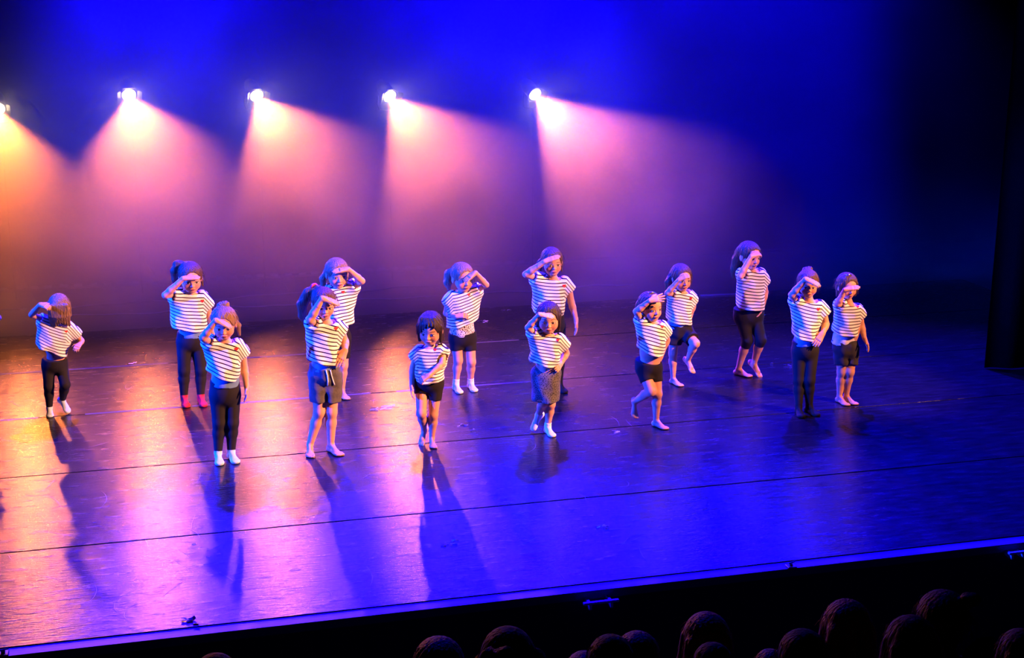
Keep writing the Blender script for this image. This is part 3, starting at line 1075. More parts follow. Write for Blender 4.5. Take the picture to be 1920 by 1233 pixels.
    # red heart patch lying on the cloth
    if sp.get('heart'):
        bvh = BVHTree.FromPolygons(V.tolist(), Q.tolist())
        hv = lray(sp['heart'])
        loc, nor, fi, dist = bvh.ray_cast(Vector(cl), Vector(hv).normalized())
        if loc is not None:
            zz = (nor + Vector((0, -0.6, 0))).normalized()
            xx = Vector((0, 0, 1)).cross(zz).normalized()
            yy = zz.cross(xx)
            bm = bmesh.new()
            ring = []
            for lift in (0.0035, -0.004):
                rg = []
                for (qx, qy) in heart_mesh(0.029 * s):
                    p = loc + xx * qx + yy * qy
                    l2 = bvh.ray_cast(p + zz * 0.05, -zz)[0]
                    p = l2 if (l2 is not None and (l2 - p).length < 0.03) else p
                    rg.append(bm.verts.new(p + zz * lift))
                ring.append(rg)
            bm.faces.new(ring[0])
            for i in range(22):
                bm.faces.new((ring[1][i], ring[1][(i + 1) % 22], ring[0][(i + 1) % 22], ring[0][i]))
            tag(bm_obj('heart_patch', bm, M_HEART, shirt), 'small red heart patch')
    # ---- lower clothes
    kind = sp['bottom']
    wl, wr = at(sp['waist'][0]), at(sp['waist'][1])
    wd = unit(wr - wl)
    wn = unit(np.cross(wd, np.array([0, 1.0, 0])))
    if wn[2] < 0: wn = -wn
    wn = unit(wn + np.array([0, -0.12, 0]))
    wc = (wl + wr) / 2
    lo, hi = bounds([HA, HB, wl, wr, legs['a'][1], legs['b'][1], legs['a'][2], legs['b'][2]], 0.14)
    F = Field(lo, hi, 0.0058)
    loose = sp.get('loose', 0.0)
    whalf = abs(wr[0] - wl[0]) / 2 / max(0.7, math.cos(byaw))
    hx = max(whalf, 0.080 * s)
    if kind == 'skirt':
        e0, e1 = at(sp['skirt'][0]), at(sp['skirt'][1])
        cc = (e0 + e1) / 2
        us = unit(wc - cc)
        slab(F, cc, us, unit(rt - us * np.dot(rt, us)), unit(fw - us * np.dot(fw, us)), float(np.linalg.norm(wc - cc)), abs(e1[0] - e0[0]) / 2, whalf * 1.04,
             0.135 * s, 0.088 * s, np.array([0, 0, 1.0]), 0.0, 2.2, folds=0.004, seed=3)
        F.cone(wc - rt * whalf * 0.55, wc + rt * whalf * 0.55, 0.055 * s, 0.055 * s, 0.04)
        F.ell(hm, np.array([0.105, 0.092, 0.08]) * s, 0.03, Rb)
    else:
        F.ell(hm + np.array([0, 0, 0.010]), np.array([max(hx * 1.02, 0.09 * s), 0.090 * s + loose * .5, 0.095 * s]), 0.03, Rb)
        F.ell((hm + wc) / 2, np.array([hx, 0.088 * s + loose * .5, 0.09 * s]), 0.03, Rb)
        F.ell(wc, np.array([hx * 0.98, 0.086 * s, 0.06 * s]), 0.03, Rb)
        for kk in 'ab':
            H0, K, A, T = legs[kk]
            ratio = sp.get('cut_' + kk, sp.get('cut', 1.0))
            if ratio <= 1.0:
                F.cone(H0, K, 0.066 * s + loose, 0.054 * s + loose * 1.3, 0.018, cut=ratio)
            else:
                F.cone(H0, K, 0.063 * s + loose, 0.046 * s + loose, 0.02)
                m = K + (A - K) * 0.35 - fw * 0.008 * s
                r2 = (ratio - 1.0)
                F.cone(K, m, 0.045 * s + loose, 0.042 * s + loose, 0.02, cut=min(1.0, r2 / 0.35) if r2 < 0.35 else None)
                if r2 > 0.35:
                    F.cone(m, A, 0.042 * s + loose, 0.029 * s + loose, 0.02, cut=(r2 - 0.35) / 0.65)
        if kind == 'shorts':
            cr = hm - np.array([0, 0, 0.075 * s])
            kd = (legs['a'][1] + legs['b'][1]) / 2
            F.cone(cr - fw * 0.10, cr + (kd - cr) * 1.0 - fw * 0.10, 0.004, 0.016 * s, 0.012, mode='sub')
            F.cone(cr + fw * 0.07, cr + (kd - cr) * 1.0 + fw * 0.07, 0.006, 0.020 * s, 0.014, mode='sub')
            F.cone(cr, cr + (kd - cr) * 1.0, 0.004, 0.016 * s, 0.012, mode='sub')
        X, Y, Z = F.ax[0][:, None, None] - wc[0], F.ax[1][None, :, None] - wc[1], F.ax[2][None, None, :] - wc[2]
        if loose:
            F.f += 0.003 * np.sin(X * 60 + Z * 14) + 0.002 * np.sin(Z * 70 + X * 20)
        F.f = np.maximum(F.f, X * wn[0] + Y * wn[1] + Z * wn[2])
    V, Q = F.mesh()
    V = smooth_mesh(V, Q, 2, 0.5)
    nm = {'leggings': 'leggings', 'shorts': 'shorts', 'skirt': 'skirt'}[kind]
    bottom = link(nm, np_mesh(nm, V, Q), sp.get('bmat', M_LEG), person)
    if sp.get('cords'):
        bvh = BVHTree.FromPolygons(V.tolist(), Q.tolist())
        for line in sp['cords']:
            cp = []
            for q in line:
                loc = bvh.ray_cast(Vector(cl), Vector(lray(q)).normalized())[0]
                if loc is not None:
                    cp.append(loc + Vector((0, -0.006, 0.002)))
            if len(cp) > 1:
                bm = bmesh.new(); add_tube(bm, cp, 0.0055, 8)
                tag(bm_obj('drawstring', bm, M_CORD, bottom, smooth=True), 'white drawstring end')
    # ---- vest showing under the hem
    if sp.get('vest'):
        vc = wc - up * 0.03
        F = Field(*bounds([vc, c0 + u * 0.12, wl, wr], 0.15), 0.006)
        slab(F, vc, unit(c0 + u * 0.07 - vc), rts, fws, float(np.linalg.norm(c0 + u * 0.07 - vc)), hx * 0.95, hx * 0.80, 0.094 * s, 0.088 * s, wn, 0, 2.2, folds=0.002, seed=5, hollow=False)
        V, Q = F.mesh()
        V = smooth_mesh(V, Q, 1, 0.5)
        o = link('vest', np_mesh('vest', V, Q), sp['vest'][1], person)
        tag(o, sp['vest'][0])
    # ---- socks
    if sp.get('socks'):
        for kk in 'ab':
            H0, K, A, T = legs[kk]
            F = Field(*bounds([A + (K - A) * 0.25, A, T, A + unit(A - T) * 0.05], 0.06), 0.0045)
            foot_prims(F, A, T, s, 0.004, False, flat=kk in g)
            sl_ = sp.get('sock_len', 0.18)
            F.cone(A, A + (K - A) * 0.3, 0.0285 * s, 0.031 * s, 0.015, cut=sl_ / 0.3)
            V, Q = F.mesh()
            if kk in g:
                V[:, 2] = np.maximum(V[:, 2], 0.0008)
            V = smooth_mesh(V, Q, 1, 0.5)
            link('sock', np_mesh('sock', V, Q), sp['socks'], person)
    # ---- hair
    V, Q = build_hair(sp.get('hair', 'tied'), RH, ho, hs, None, sp.get('seed', 1), sp.get('tails', ()), mx=-1)
    hair = link('hair', np_mesh('hair', V, Q), HAIR[sp.get('hcol', 'brown')], person)
    if sp.get('tie'):
        p = ho + hs * (RH @ (np.array(sp['tie']) * np.array([-1, 1, 1])))
        bm = bmesh.new()
        ring = [p + (RH @ np.array([0.10 * math.cos(t), 0.03 * math.sin(2 * t), 0.10 * math.sin(t)])) * hs for t in np.linspace(0, 2 * math.pi, 13)]
        add_tube(bm, [Vector(q) for q in ring], 0.010, 8)
        tag(bm_obj('hair_tie', bm, M_PINK, hair, smooth=True), 'pink hair tie')
    if sp.get('clip'):
        p = ho + hs * (RH @ (np.array(sp['clip']) * np.array([-1, 1, 1])))
        bm = bmesh.new()
        add_tube(bm, [Vector(p), Vector(p + RH @ np.array([0.03, 0, 0.008])), Vector(p + RH @ np.array([0.055, -0.01, 0]))], [0.005, 0.007, 0.004], 8)
        tag(bm_obj('hair_clip', bm, M_CLIP, hair, smooth=True), 'silver hair clip')
    return person
# ------------------------------------------------------------------ the dancers (measured joint points, depth towards the viewer in metres)
Z4 = 4.11
PONY_L = [(-0.20, -0.36, 0.84, 0.13), (-0.38, -0.44, 0.82, 0.15), (-0.48, -0.44, 0.58, 0.15), (-0.50, -0.38, 0.28, 0.11), (-0.46, -0.32, 0.02, 0.05)]
def side_tail(sx, x1=0.42, z1=-0.05, r=0.10):
    return [(sx * 0.30, -0.2, 0.55, r), (sx * x1, -0.12, 0.3, r), (sx * (x1 + .03), -0.05, z1, r * 0.45)]
LONG_BACK = [[(x, -0.35, 0.6, 0.17), (x * 1.1, -0.48, 0.2, 0.17), (x * 1.15, -0.52, -0.25, 0.14), (x * 1.1, -0.5, -0.55, 0.07)] for x in (-0.22, 0.0, 0.22)]
DANCERS = [
 # A  hair over the face, far left
 dict(z=(30, 530, Z4), label='girl with fair hair hanging over her face, dark leggings, one foot lifted', gnd='a', byaw=0, yaw=-6, pitch=26, hd=0.07,
      top=(335, 97), chin=(332, 285), hc=(332, 190), hscale=0.96,
      a=[(225, 292), (122, 245, 0.06), (185, 168, 0.14), (232, 178, 0.18)], b=[(420, 335), (504, 446, -0.04), (494, 470, 0.05), (474, 490, 0.10)],
      hand_a='fist', hand_b='fist', la=[(250, 640), (254, 800, 0.04), (258, 965), (258, 1040)], lb=[(348, 640), (378, 785, 0.10), (357, 905, -0.02), (398, 975, 0.04)],
      hem=[(140, 470), (412, 562)], heart=(388, 374), waist=[(203, 578), (392, 578)], bottom='leggings', cut=1.93, socks=M_SOCKB, sock_len=0.12,
      hair='curtain', hcol='fair', seed=2, sleeve_b=0.62, sleeve_a=0.35),
 # B  red socks
 dict(z=(280, 480, Z4), label='girl in black leggings and bright red socks, shading her eyes', gnd='ab', byaw=6, yaw=8, pitch=14,
      top=(312, 45), chin=(322, 275), hc=(318, 165),
      a=[(215, 292), (124, 300, 0.12), (262, 172, 0.17), (330, 165, 0.16)], b=[(432, 312), (458, 440, -0.03), (484, 540, 0.0), (494, 600, 0.02)],
      hand_a='salute', la=[(268, 660), (268, 880, 0.03), (268, 1082), (288, 1152)], lb=[(372, 660), (398, 880, 0.03), (396, 1078), (428, 1150)],
      hem=[(158, 528), (440, 568)], heart=(408, 345), waist=[(216, 578), (424, 584)], bottom='leggings', cut=1.95, socks=M_SOCKR, sock_len=0.10,
      vest=('pale blue vest hem below the shirt', M_TANK), hair='tied', hcol='brown', tails=[PONY_L, side_tail(1, 0.40, 0.1, 0.06)], seed=3, sleeve_a=0.45, sleeve_b=0.6),
 # C  front, leggings, pale socks
 dict(z=(340, 565, 3.9125), label='girl in black leggings and pale blue socks, foremost on the left', gnd='ab', byaw=4, yaw=-4, pitch=16,
      top=(315, 35), chin=(306, 272), hc=(312, 158),
      a=[(215, 302), (160, 265, 0.15), (252, 140, 0.19), (332, 172, 0.18)], b=[(438, 322), (462, 490, -0.02), (478, 610, 0.03), (482, 705, 0.05)],
      hand_a='salute', la=[(268, 690), (276, 888, 0.03), (270, 1110), (280, 1180)], lb=[(372, 690), (374, 888, 0.03), (366, 1100), (408, 1165)],
      hem=[(178, 490), (424, 582)], heart=(404, 348), waist=[(207, 572), (430, 582)], bottom='leggings', cut=1.95, socks=M_SOCKB, sock_len=0.12,
      vest=('pale blue vest hem below the shirt', M_TANK), hair='tied', hcol='fair', tails=[[(-0.07, -0.28, 0.97, 0.13), (0.07, -0.30, 1.0, 0.13)], side_tail(1, 0.44, 0.0, 0.09)], seed=4, sleeve_a=0.4, sleeve_b=0.42),
 # D  behind E, left arm raised
 dict(z=(540, 475, Z4), label='girl shading her eyes with her left arm, half hidden behind the girl in grey shorts', gnd='ab', byaw=10, yaw=14, pitch=8,
      top=(372, 42), chin=(390, 268), hc=(378, 155),
      a=[(292, 280), (262, 420, -0.03), (262, 540, 0.0), (268, 600, 0.02)], b=[(484, 262), (568, 212, 0.08), (466, 122, 0.15), (385, 132, 0.16)],
      hand_b='salute', la=[(352, 640), (352, 860, 0.03), (350, 1050), (365, 1100)], lb=[(428, 640), (424, 860, 0.03), (416, 1048), (436, 1098)],
      hem=[(290, 555), (510, 520)], heart=(424, 296), waist=[(300, 575), (460, 570)], bottom='shorts', bmat=M_SHORTS, cut=0.75,
      vest=('white vest hem below the shirt', M_SOCKW), hair='tied', hcol='fair', tails=[side_tail(-1, 0.48, -0.30, 0.12), side_tail(1, 0.38, 0.1, 0.05)], seed=5, sleeve_b=0.45, sleeve_a=0.5),
 # E  grey shorts with drawstrings
 dict(z=(540, 530, 3.681), label='barefoot girl in charcoal shorts with white drawstrings, shading her eyes', gnd='ab', byaw=6, yaw=8, pitch=12,
      top=(248, 36), chin=(248, 248), hc=(247, 143),
      a=[(180, 285), (152, 255, 0.18), (236, 108, 0.20), (322, 134, 0.18)], b=[(352, 302), (392, 405, -0.03), (394, 462, 0.06), (372, 512, 0.09)],
      hand_a='salute', hand_b='hip', la=[(212, 640), (218, 890, 0.04), (152, 1115), (146, 1182)], lb=[(305, 640), (298, 890, 0.04), (296, 1112), (346, 1165)],
      hem=[(116, 502), (352, 548)], heart=(332, 314), waist=[(152, 560), (358, 562)], bottom='shorts', bmat=M_GREY, cut=0.72, loose=0.010,
      cords=[[(262, 602), (272, 640), (276, 680), (274, 708)], [(292, 602), (300, 640), (312, 680), (320, 704)]],
      vest=('pale blue vest hem below the shirt', M_TANK), hair='tied', hcol='brown', tails=[[(-0.15, -0.40, 0.88, 0.13), (-0.45, -0.50, 0.70, 0.17), (-0.66, -0.50, 0.30, 0.18), (-0.68, -0.46, -0.15, 0.13), (-0.60, -0.42, -0.42, 0.05)]], tie=(-0.26, -0.46, 0.92), seed=6, sleeve_a=0.5, sleeve_b=0.35),
 # F  small child with both arms low
 dict(z=(730, 575, Z4), label='smallest child, dark fringe, bare legs, one arm across her waist, other arm hanging', gnd='b', byaw=-8, yaw=-14, pitch=16,
      top=(318, 48), chin=(300, 288), hc=(315, 168), hscale=0.95,
      a=[(212, 338), (182, 475, 0.0), (172, 588, 0.05), (172, 660, 0.07)], b=[(416, 326), (408, 440, 0.09), (310, 528, 0.17), (245, 562, 0.18)],
      hand_b='fist', la=[(250, 600), (246, 820, 0.08), (268, 950, -0.04), (250, 1015, 0.0)], lb=[(358, 600), (338, 830, 0.03), (328, 1008), (346, 1068)],
      hem=[(200, 566), (424, 548)], heart=(353, 330), waist=[(196, 545), (416, 540)], bottom='shorts', bmat=M_SHORTS, cut_a=0.32, cut_b=0.50,
      hair='fringe', hcol='dark', seed=7, sleeve_a=0.45, sleeve_b=0.30),
 # G  white socks and leopard vest
 dict(z=(790, 480, Z4), label='girl in black shorts and white socks with a leopard print vest hem', gnd='ab', byaw=14, yaw=26, pitch=8,
      top=(312, 55), chin=(342, 272), hc=(318, 164),
      a=[(215, 315), (192, 440, 0.02), (268, 466, 0.13), (322, 456, 0.14)], b=[(418, 262), (498, 220, 0.04), (418, 128, 0.13), (345, 182, 0.17)],
      hand_a='fist', hand_b='salute', la=[(268, 640), (284, 800, 0.04), (266, 985), (310, 1048)], lb=[(368, 640), (384, 815, 0.04), (380, 972), (424, 1036)],
      hem=[(196, 548), (440, 482)], heart=(366, 297), waist=[(212, 582), (416, 574)], bottom='shorts', bmat=M_SHORTS, cut=0.52, socks=M_SOCKW, sock_len=0.22,
      vest=('black and white leopard print vest hem', M_LEOPW), hair='tied', hcol='fair', tails=[[(-0.18, -0.44, 0.62, 0.12), (-0.30, -0.56, 0.46, 0.16), (-0.34, -0.54, 0.15, 0.16), (-0.30, -0.50, -0.12, 0.07)]], seed=8, sleeve_a=0.42, sleeve_b=0.35),
 # H  tall, behind I
 dict(z=(960, 455, Z4), label='taller girl in black leggings standing behind the girl in the leopard skirt', gnd='ab', byaw=10, yaw=14, pitch=6,
      top=(302, 42), chin=(322, 254), hc=(308, 147),
      a=[(212, 282), (108, 242, 0.12), (250, 146, 0.17), (326, 116, 0.16)], b=[(428, 308), (456, 455, -0.02), (492, 588, 0.03), (500, 680, 0.05)],
      hand_a='salute', la=[(262, 640), (264, 870, 0.03), (268, 1070), (288, 1122)], lb=[(352, 640), (366, 870, 0.03), (362, 1078), (388, 1128)],
      hem=[(150, 514), (392, 552)], heart=(402, 331), waist=[(206, 555), (400, 548)], bottom='leggings', cut=1.95, socks=M_SOCKK, sock_len=0.12,
      hair='tied', hcol='brown', tails=[[(-0.1, -0.42, 0.5, 0.14), (-0.34, -0.50, 0.3, 0.13), (-0.36, -0.44, 0.02, 0.07)], side_tail(1, 0.38, 0.08, 0.06)], seed=9, sleeve_a=0.45, sleeve_b=0.38),
 # I  front, leopard skirt
 dict(z=(950, 555, Z4), label='girl in a grey leopard print skirt, hand on hip, one foot lifted', gnd='b', byaw=4, yaw=2, pitch=10,
      top=(320, 50), chin=(326, 284), hc=(322, 167),
      a=[(220, 292), (166, 242, 0.14), (252, 142, 0.19), (342, 156, 0.18)], b=[(432, 335), (460, 440, -0.10), (418, 520, -0.02), (396, 548, 0.05)],
      hand_a='salute', hand_b='hip', la=[(258, 650), (282, 815, 0.075), (244, 918, -0.04), (206, 1000, 0.0)], lb=[(346, 650), (338, 830, 0.04), (316, 1005), (362, 1062)],
      hem=[(172, 478), (396, 534)], heart=(394, 338), waist=[(194, 570), (412, 582)], bottom='skirt', skirt=[(192, 792), (410, 792)], bmat=M_LEOP, socks=M_SOCKW, sock_len=0.20,
      navel=(325, 542), hair='bob', hcol='dark', seed=10, sleeve_a=0.5, sleeve_b=0.40),
 # J  fingers spread, leg kicked back
 dict(z=(1150, 535, Z4), label='barefoot girl in black shorts with fingers spread at her brow, foot kicked back', gnd='b', byaw=18, yaw=36, pitch=4,
      top=(272, 50), chin=(314, 272), hc=(288, 165),
      a=[(225, 285), (178, 200, 0.12), (280, 118, 0.15), (382, 92, 0.13)], b=[(392, 318), (412, 420, -0.12), (384, 500, -0.10), (372, 560, -0.06)],
      hand_a='spread', la=[(232, 640), (288, 815, 0.10), (162, 898, -0.04), (166, 1000, 0.02)], lb=[(318, 650), (338, 835, 0.05), (330, 1035), (420, 1090)],
      hem=[(178, 462), (392, 538)], heart=(378, 316), waist=[(172, 556), (362, 596)], bottom='shorts', bmat=M_SHORTS, cut_a=0.55, cut_b=0.50,
      hair='tied', hcol='brown', tails=[[(0.25, -0.3, 0.5, 0.14), (0.42, -0.35, 0.15, 0.13), (0.48, -0.35, -0.15, 0.06)], [(-0.2, -0.4, 0.5, 0.16), (-0.25, -0.45, 0.1, 0.12)]], clip=(0.10, 0.05, 1.03), seed=11, sleeve_a=0.45, sleeve_b=0.45),
 # K  black loose shorts, knee lifted
 dict(z=(1200, 480, Z4), label='barefoot girl in loose black shorts lifting one knee, wavy brown hair', gnd='a', byaw=20, yaw=28, pitch=8,
      top=(320, 65), chin=(344, 268), hc=(318, 166),
      a=[(262, 292), (212, 285, 0.15), (298, 184, 0.18), (352, 152, 0.17)], b=[(396, 300), (408, 385, -0.16), (392, 450, -0.16), (385, 510, -0.12)],
      hand_a='fist', la=[(268, 590), (254, 750, 0.03), (256, 938), (330, 990)], lb=[(352, 590), (426, 672, 0.14), (368, 800, 0.02), (412, 890, 0.08)],
      hem=[(192, 474), (392, 520)], heart=(392, 326), waist=[(206, 508), (394, 512)], bottom='shorts', bmat=M_SHORTS, cut_a=0.52, cut_b=0.70, loose=0.012,
      vest=('pale blue vest hem below the shirt', M_TANK), hair='tied', hcol='brown', tails=[side_tail(-1, 0.50, -0.25, 0.15), [(-0.1, -0.4, 0.5, 0.18), (-0.2, -0.5, 0.0, 0.14), (-0.2, -0.5, -0.25, 0.07)], side_tail(1, 0.40, 0.05, 0.10)], seed=12, sleeve_a=0.4, sleeve_b=0.45),
 # L  tall, capri leggings
 dict(z=(1330, 440, Z4), label='tallest girl on the right in knee length black leggings, long hair, barefoot', gnd='a', byaw=26, yaw=40, pitch=8,
      top=(316, 58), chin=(352, 268), hc=(312, 160),
      a=[(262, 292), (240, 318, 0.24), (322, 168, 0.22), (368, 146, 0.18)], b=[(408, 300), (430, 440, -0.10), (408, 560, -0.03), (390, 610, 0.02)],
      hand_a='fist', la=[(256, 640), (292, 815, 0.08), (224, 1030), (316, 1075)], lb=[(352, 640), (398, 810, 0.08), (344, 990, 0.02), (388, 1070, 0.06)],
      hem=[(200, 540), (420, 568)], heart=None, waist=[(190, 552), (412, 560)], bottom='leggings', cut=1.22,
      hair='tied', hcol='brown', tails=LONG_BACK, seed=13, sleeve_a=0.35, sleeve_b=0.50),
 # M  long black leggings and black socks
 dict(z=(1440, 495, Z4), label='girl in long black leggings and black socks on the blue floor at right', gnd='ab', byaw=10, yaw=10, pitch=8,
      top=(300, 50), chin=(320, 258), hc=(308, 152),
      a=[(222, 290), (184, 236, 0.14), (288, 116, 0.18), (372, 150, 0.17)], b=[(418, 326), (446, 462, -0.03), (424, 528, 0.06), (384, 590, 0.10)],
      hand_a='salute', hand_b='hip', la=[(240, 670), (238, 890, 0.03), (236, 1098), (246, 1150)], lb=[(330, 670), (318, 890, 0.03), (316, 1088), (368, 1142)],
      hem=[(186, 530), (372, 578)], heart=(388, 346), waist=[(190, 578), (386, 586)], bottom='leggings', cut=1.95, socks=M_SOCKK, sock_len=0.14,
      vest=('pale blue vest hem below the shirt', M_TANK), hair='tied', hcol='brown', tails=[[(-0.08, -0.34, 0.93, 0.13), (0.08, -0.36, 0.95, 0.13)]], seed=14, sleeve_a=0.45, sleeve_b=0.42),
 # N  rightmost, denim shorts
 dict(z=(1520, 500, Z4), label='rightmost child, barefoot in dark denim shorts, shading her eyes', gnd='ab', byaw=20, yaw=30, pitch=10,
      top=(276, 52), chin=(322, 248), hc=(282, 148),
      a=[(232, 285), (208, 288, 0.16), (262, 180, 0.20), (336, 162, 0.19)], b=[(372, 330), (392, 455, -0.04), (414, 548, 0.02), (442, 612, 0.05)],
      hand_a='salute', la=[(238, 640), (240, 810, 0.03), (222, 996), (280, 1052)], lb=[(312, 640), (300, 808, 0.03), (274, 992), (350, 1044)],
      hem=[(166, 492), (368, 520)], heart=(362, 306), waist=[(164, 554), (352, 548)], bottom='shorts', bmat=M_DENIM, cut=0.66, loose=0.006,
      vest=('pale vest hem below the shirt', M_SOCKW), hair='bob', hcol='brown', clip=(0.05, 0.1, 1.02), seed=15, sleeve_a=0.4, sleeve_b=0.42),
 # O  only a sleeve is in the picture
 dict(z=(-175, 500, Z4), label='child at the left picture edge, only a shirt sleeve showing', gnd='ab', byaw=6, yaw=8, pitch=10,
      top=(515, 45), chin=(522, 275), hc=(518, 165),
      a=[(415, 292), (380, 430, 0.0), (372, 540, 0.04), (372, 610, 0.05)], b=[(642, 338), (690, 448, -0.02), (668, 540, 0.05), (660, 600, 0.06)],
      la=[(468, 660), (468, 880, 0.03), (468, 1082), (488, 1152)], lb=[(572, 660), (598, 880, 0.03), (596, 1078), (628, 1150)],
      hem=[(362, 540), (640, 578)], heart=None, waist=[(416, 578), (624, 584)], bottom='leggings', cut=1.95, socks=M_SOCKW, sock_len=0.12,
      hair='tied', hcol='brown', tails=[PONY_L], seed=16, sleeve_a=0.5, sleeve_b=0.75),
]
for sp in DANCERS:
    build_child(sp)
# ------------------------------------------------------------------ small things on and before the stage
def scrap(px, py, wpx, label, mat=M_FOIL, n=7, flat=False, seed=0, name='foil_scrap', cat='scrap', strip=0.006):
    """a few crumpled strips lying together"""
    r_ = random.Random(seed + int(px))
    p = ground(px, py)
    w = wpx / (FPX / (p - CAMP).length)
    bm = bmesh.new()
    for i in range(n):
        cx, cy = (r_.uniform(-.5, .5) * w, r_.uniform(-.5, .5) * w * (0.5 if flat else 0.8))
        a = r_.uniform(-0.5, 0.5)
        l = r_.uniform(0.25, 0.5) * w / 2 if n > 1 else w / 2
        pts = []
        for k in range(4):
            t = k / 3 * 2 - 1
            pts.append(Vector((cx + math.cos(a) * l * t, cy + math.sin(a) * l * t, 0.0035 + r_.uniform(0, 0.010 if not flat else 0.0015))))
        wv = Vector((-math.sin(a), math.cos(a), r_.uniform(-.6, .6) if not flat else 0)) * strip
        vs_ = [(bm.verts.new(q + wv), bm.verts.new(q - wv)) for q in pts]
        for u_, v_ in zip(vs_[:-1], vs_[1:]):
            bm.faces.new((u_[0], u_[1], v_[1], v_[0]))
    bmesh.ops.solidify(bm, geom=bm.faces[:], thickness=0.001)
    zmin = min(v.co.z for v in bm.verts)
    for v in bm.verts:
        v.co.z += 0.0006 - zmin
    o = bm_obj(name, bm, mat, None, (p.x, p.y, 0))
    tag(o, label, cat)
    return o
scrap(712, 763, 44, 'silver foil scrap on the floor right of the girl in charcoal shorts', n=8)
scrap(866, 797, 16, 'small silver foil scrap beside the smallest child\'s legs', n=5)
scrap(882, 807, 14, 'tiny silver foil scrap just below the white socks girl\'s shadow', n=3)
scrap(842, 1018, 30, 'silver foil scrap on the blue floor below the smallest child', n=6)
scrap(1131, 990, 22, 'silver foil scrap on the blue floor below the leopard skirt girl', n=5)
scrap(1156, 810, 20, 'curled silver foil scrap beside the girl with spread fingers', n=5)
scrap(1482, 684, 26, 'bright silver foil strip beside the long black leggings girl', n=4, strip=0.008)
scrap(1449, 682, 5, 'dot of silver foil left of the long black leggings girl', n=1)
scrap(248, 681, 14, 'small foil scrap on the pale seam between the two left dancers', n=3)
scrap(905, 604, 22, 'row of foil glints on the floor behind the white socks girl', n=4)
scrap(950, 582, 18, 'foil glints on the dark upstage floor below the gap between the two right lamps', n=4)
scrap(243, 583, 8, 'lone foil glint on the dark floor left of the red socks girl', n=1)
scrap(42, 581, 12, 'blue lit foil glint on the dark floor at the far left', n=1)
scrap(1440, 592, 18, 'foil glints on the dark floor right of the tallest girl', n=4)
scrap(367, 1020, 7, 'upper left of three white tape dots on the front floor', M_TAPE, 1, True, name='tape_dot', cat='tape', strip=0.011)
scrap(388, 1043, 7, 'lowest of three white tape dots on the front floor', M_TAPE, 1, True, name='tape_dot', cat='tape', strip=0.011)
scrap(408, 1038, 7, 'right hand one of three white tape dots on the front floor', M_TAPE, 1, True, name='tape_dot', cat='tape', strip=0.011)
scrap(358, 1167, 32, 'crumpled black tape near the stage edge at left', M_DARKTAPE, 5, name='tape_scrap', cat='tape', strip=0.012)
# glossy joining tape over the two rear seams
M_SEAM = mat_plain('clear_seam_tape', (0.10, 0.095, 0.09), 0.16, 0.6)
for sy in (12.102, 13.578):
    bm = bmesh.new()
    xs = -7.4
    rr_ = random.Random(int(sy * 10))
    while xs < 3.2:
        l = rr_.uniform(1.2, 2.6)
        add_box(bm, xs, min(xs + l, 3.5), sy - 0.016, sy + 0.016, 0.0002, 0.0012)
        xs += l + rr_.uniform(0.05, 0.7)
    bm_obj('seam_tape', bm, M_SEAM, stage)
# scuff arcs left by shoes on the vinyl
M_SCUFF = mat_plain('pale_scuff_mark', (0.16, 0.15, 0.15), 0.45, 0.4)
bm = bmesh.new()
rs = random.Random(44)
arcs = [(330, 1030, 0.42, 0.2, 1.3), (320, 1050, 0.5, 0.3, 1.2), (215, 1130, 0.22, 1.5, 4.4), (240, 1140, 0.16, 1.2, 4.0), (455, 1140, 0.15, 1.6, 3.6), (200, 935, 0.35, -0.5, 0.5), (110, 1000, 0.5, 0.6, 1.4)]
for i in range(90):
    arcs.append((rs.uniform(0, 1250), rs.uniform(720, 1150), rs.uniform(0.08, 0.9), rs.uniform(0, 6.28), None))
for (qx, qy, rad, t0_, t1_) in arcs:
    if t1_ is None:
        t1_ = t0_ + rs.uniform(0.06, 0.32) / rad
    c_ = ground(qx, qy)
    if c_.y - 0.1 < EDGE_Y + 0.1 or c_.y > 14.6:
        continue
    mid_ = (t0_ + t1_) / 2
    prev = None
    for k in range(9):
        t = t0_ + (t1_ - t0_) * k / 8
        wv = 0.0016 * (1 - abs(k / 4 - 1) * 0.8)
        p_ = c_ + Vector((math.cos(t) - math.cos(mid_), math.sin(t) - math.sin(mid_), 0)) * rad
        n_ = Vector((math.cos(t), math.sin(t), 0)) * wv
        cur = (bm.verts.new(p_ + n_ + Vector((0, 0, 0.0008))), bm.verts.new(p_ - n_ + Vector((0, 0, 0.0008))))
        if prev and p_.y > EDGE_Y + 0.06:
            bm.faces.new((prev[0], prev[1], cur[1], cur[0]))
        prev = cur
bmesh.ops.delete(bm, geom=[v for v in bm.verts if not v.link_faces], context='VERTS')
bmesh.ops.recalc_face_normals(bm, faces=bm.faces[:])
tag(bm_obj('scuff_marks', bm, M_SCUFF, stage), kind='stuff')
# cable runs along the foot of the back drape
for k, (yy, x0_, x1_) in enumerate(((16.25, -4.0, 3.2), (15.75, -1.2, 5.5))):
    bm = bmesh.new()
    pts = [(x0_ + (x1_ - x0_) * i / 40, yy + 0.05 * math.sin(i * 0.7 + k) + 0.03 * math.sin(i * 1.9), 0.006) for i in range(41)]
    add_tube(bm, pts, 0.007, 6)
    tag(bm_obj('floor_cable', bm, M_CABLE, smooth=True), ['grey cable on the floor behind the left dancers, nearest the drape', 'grey cable across the dark upstage floor in front of the lamp stands'][k], 'cable')
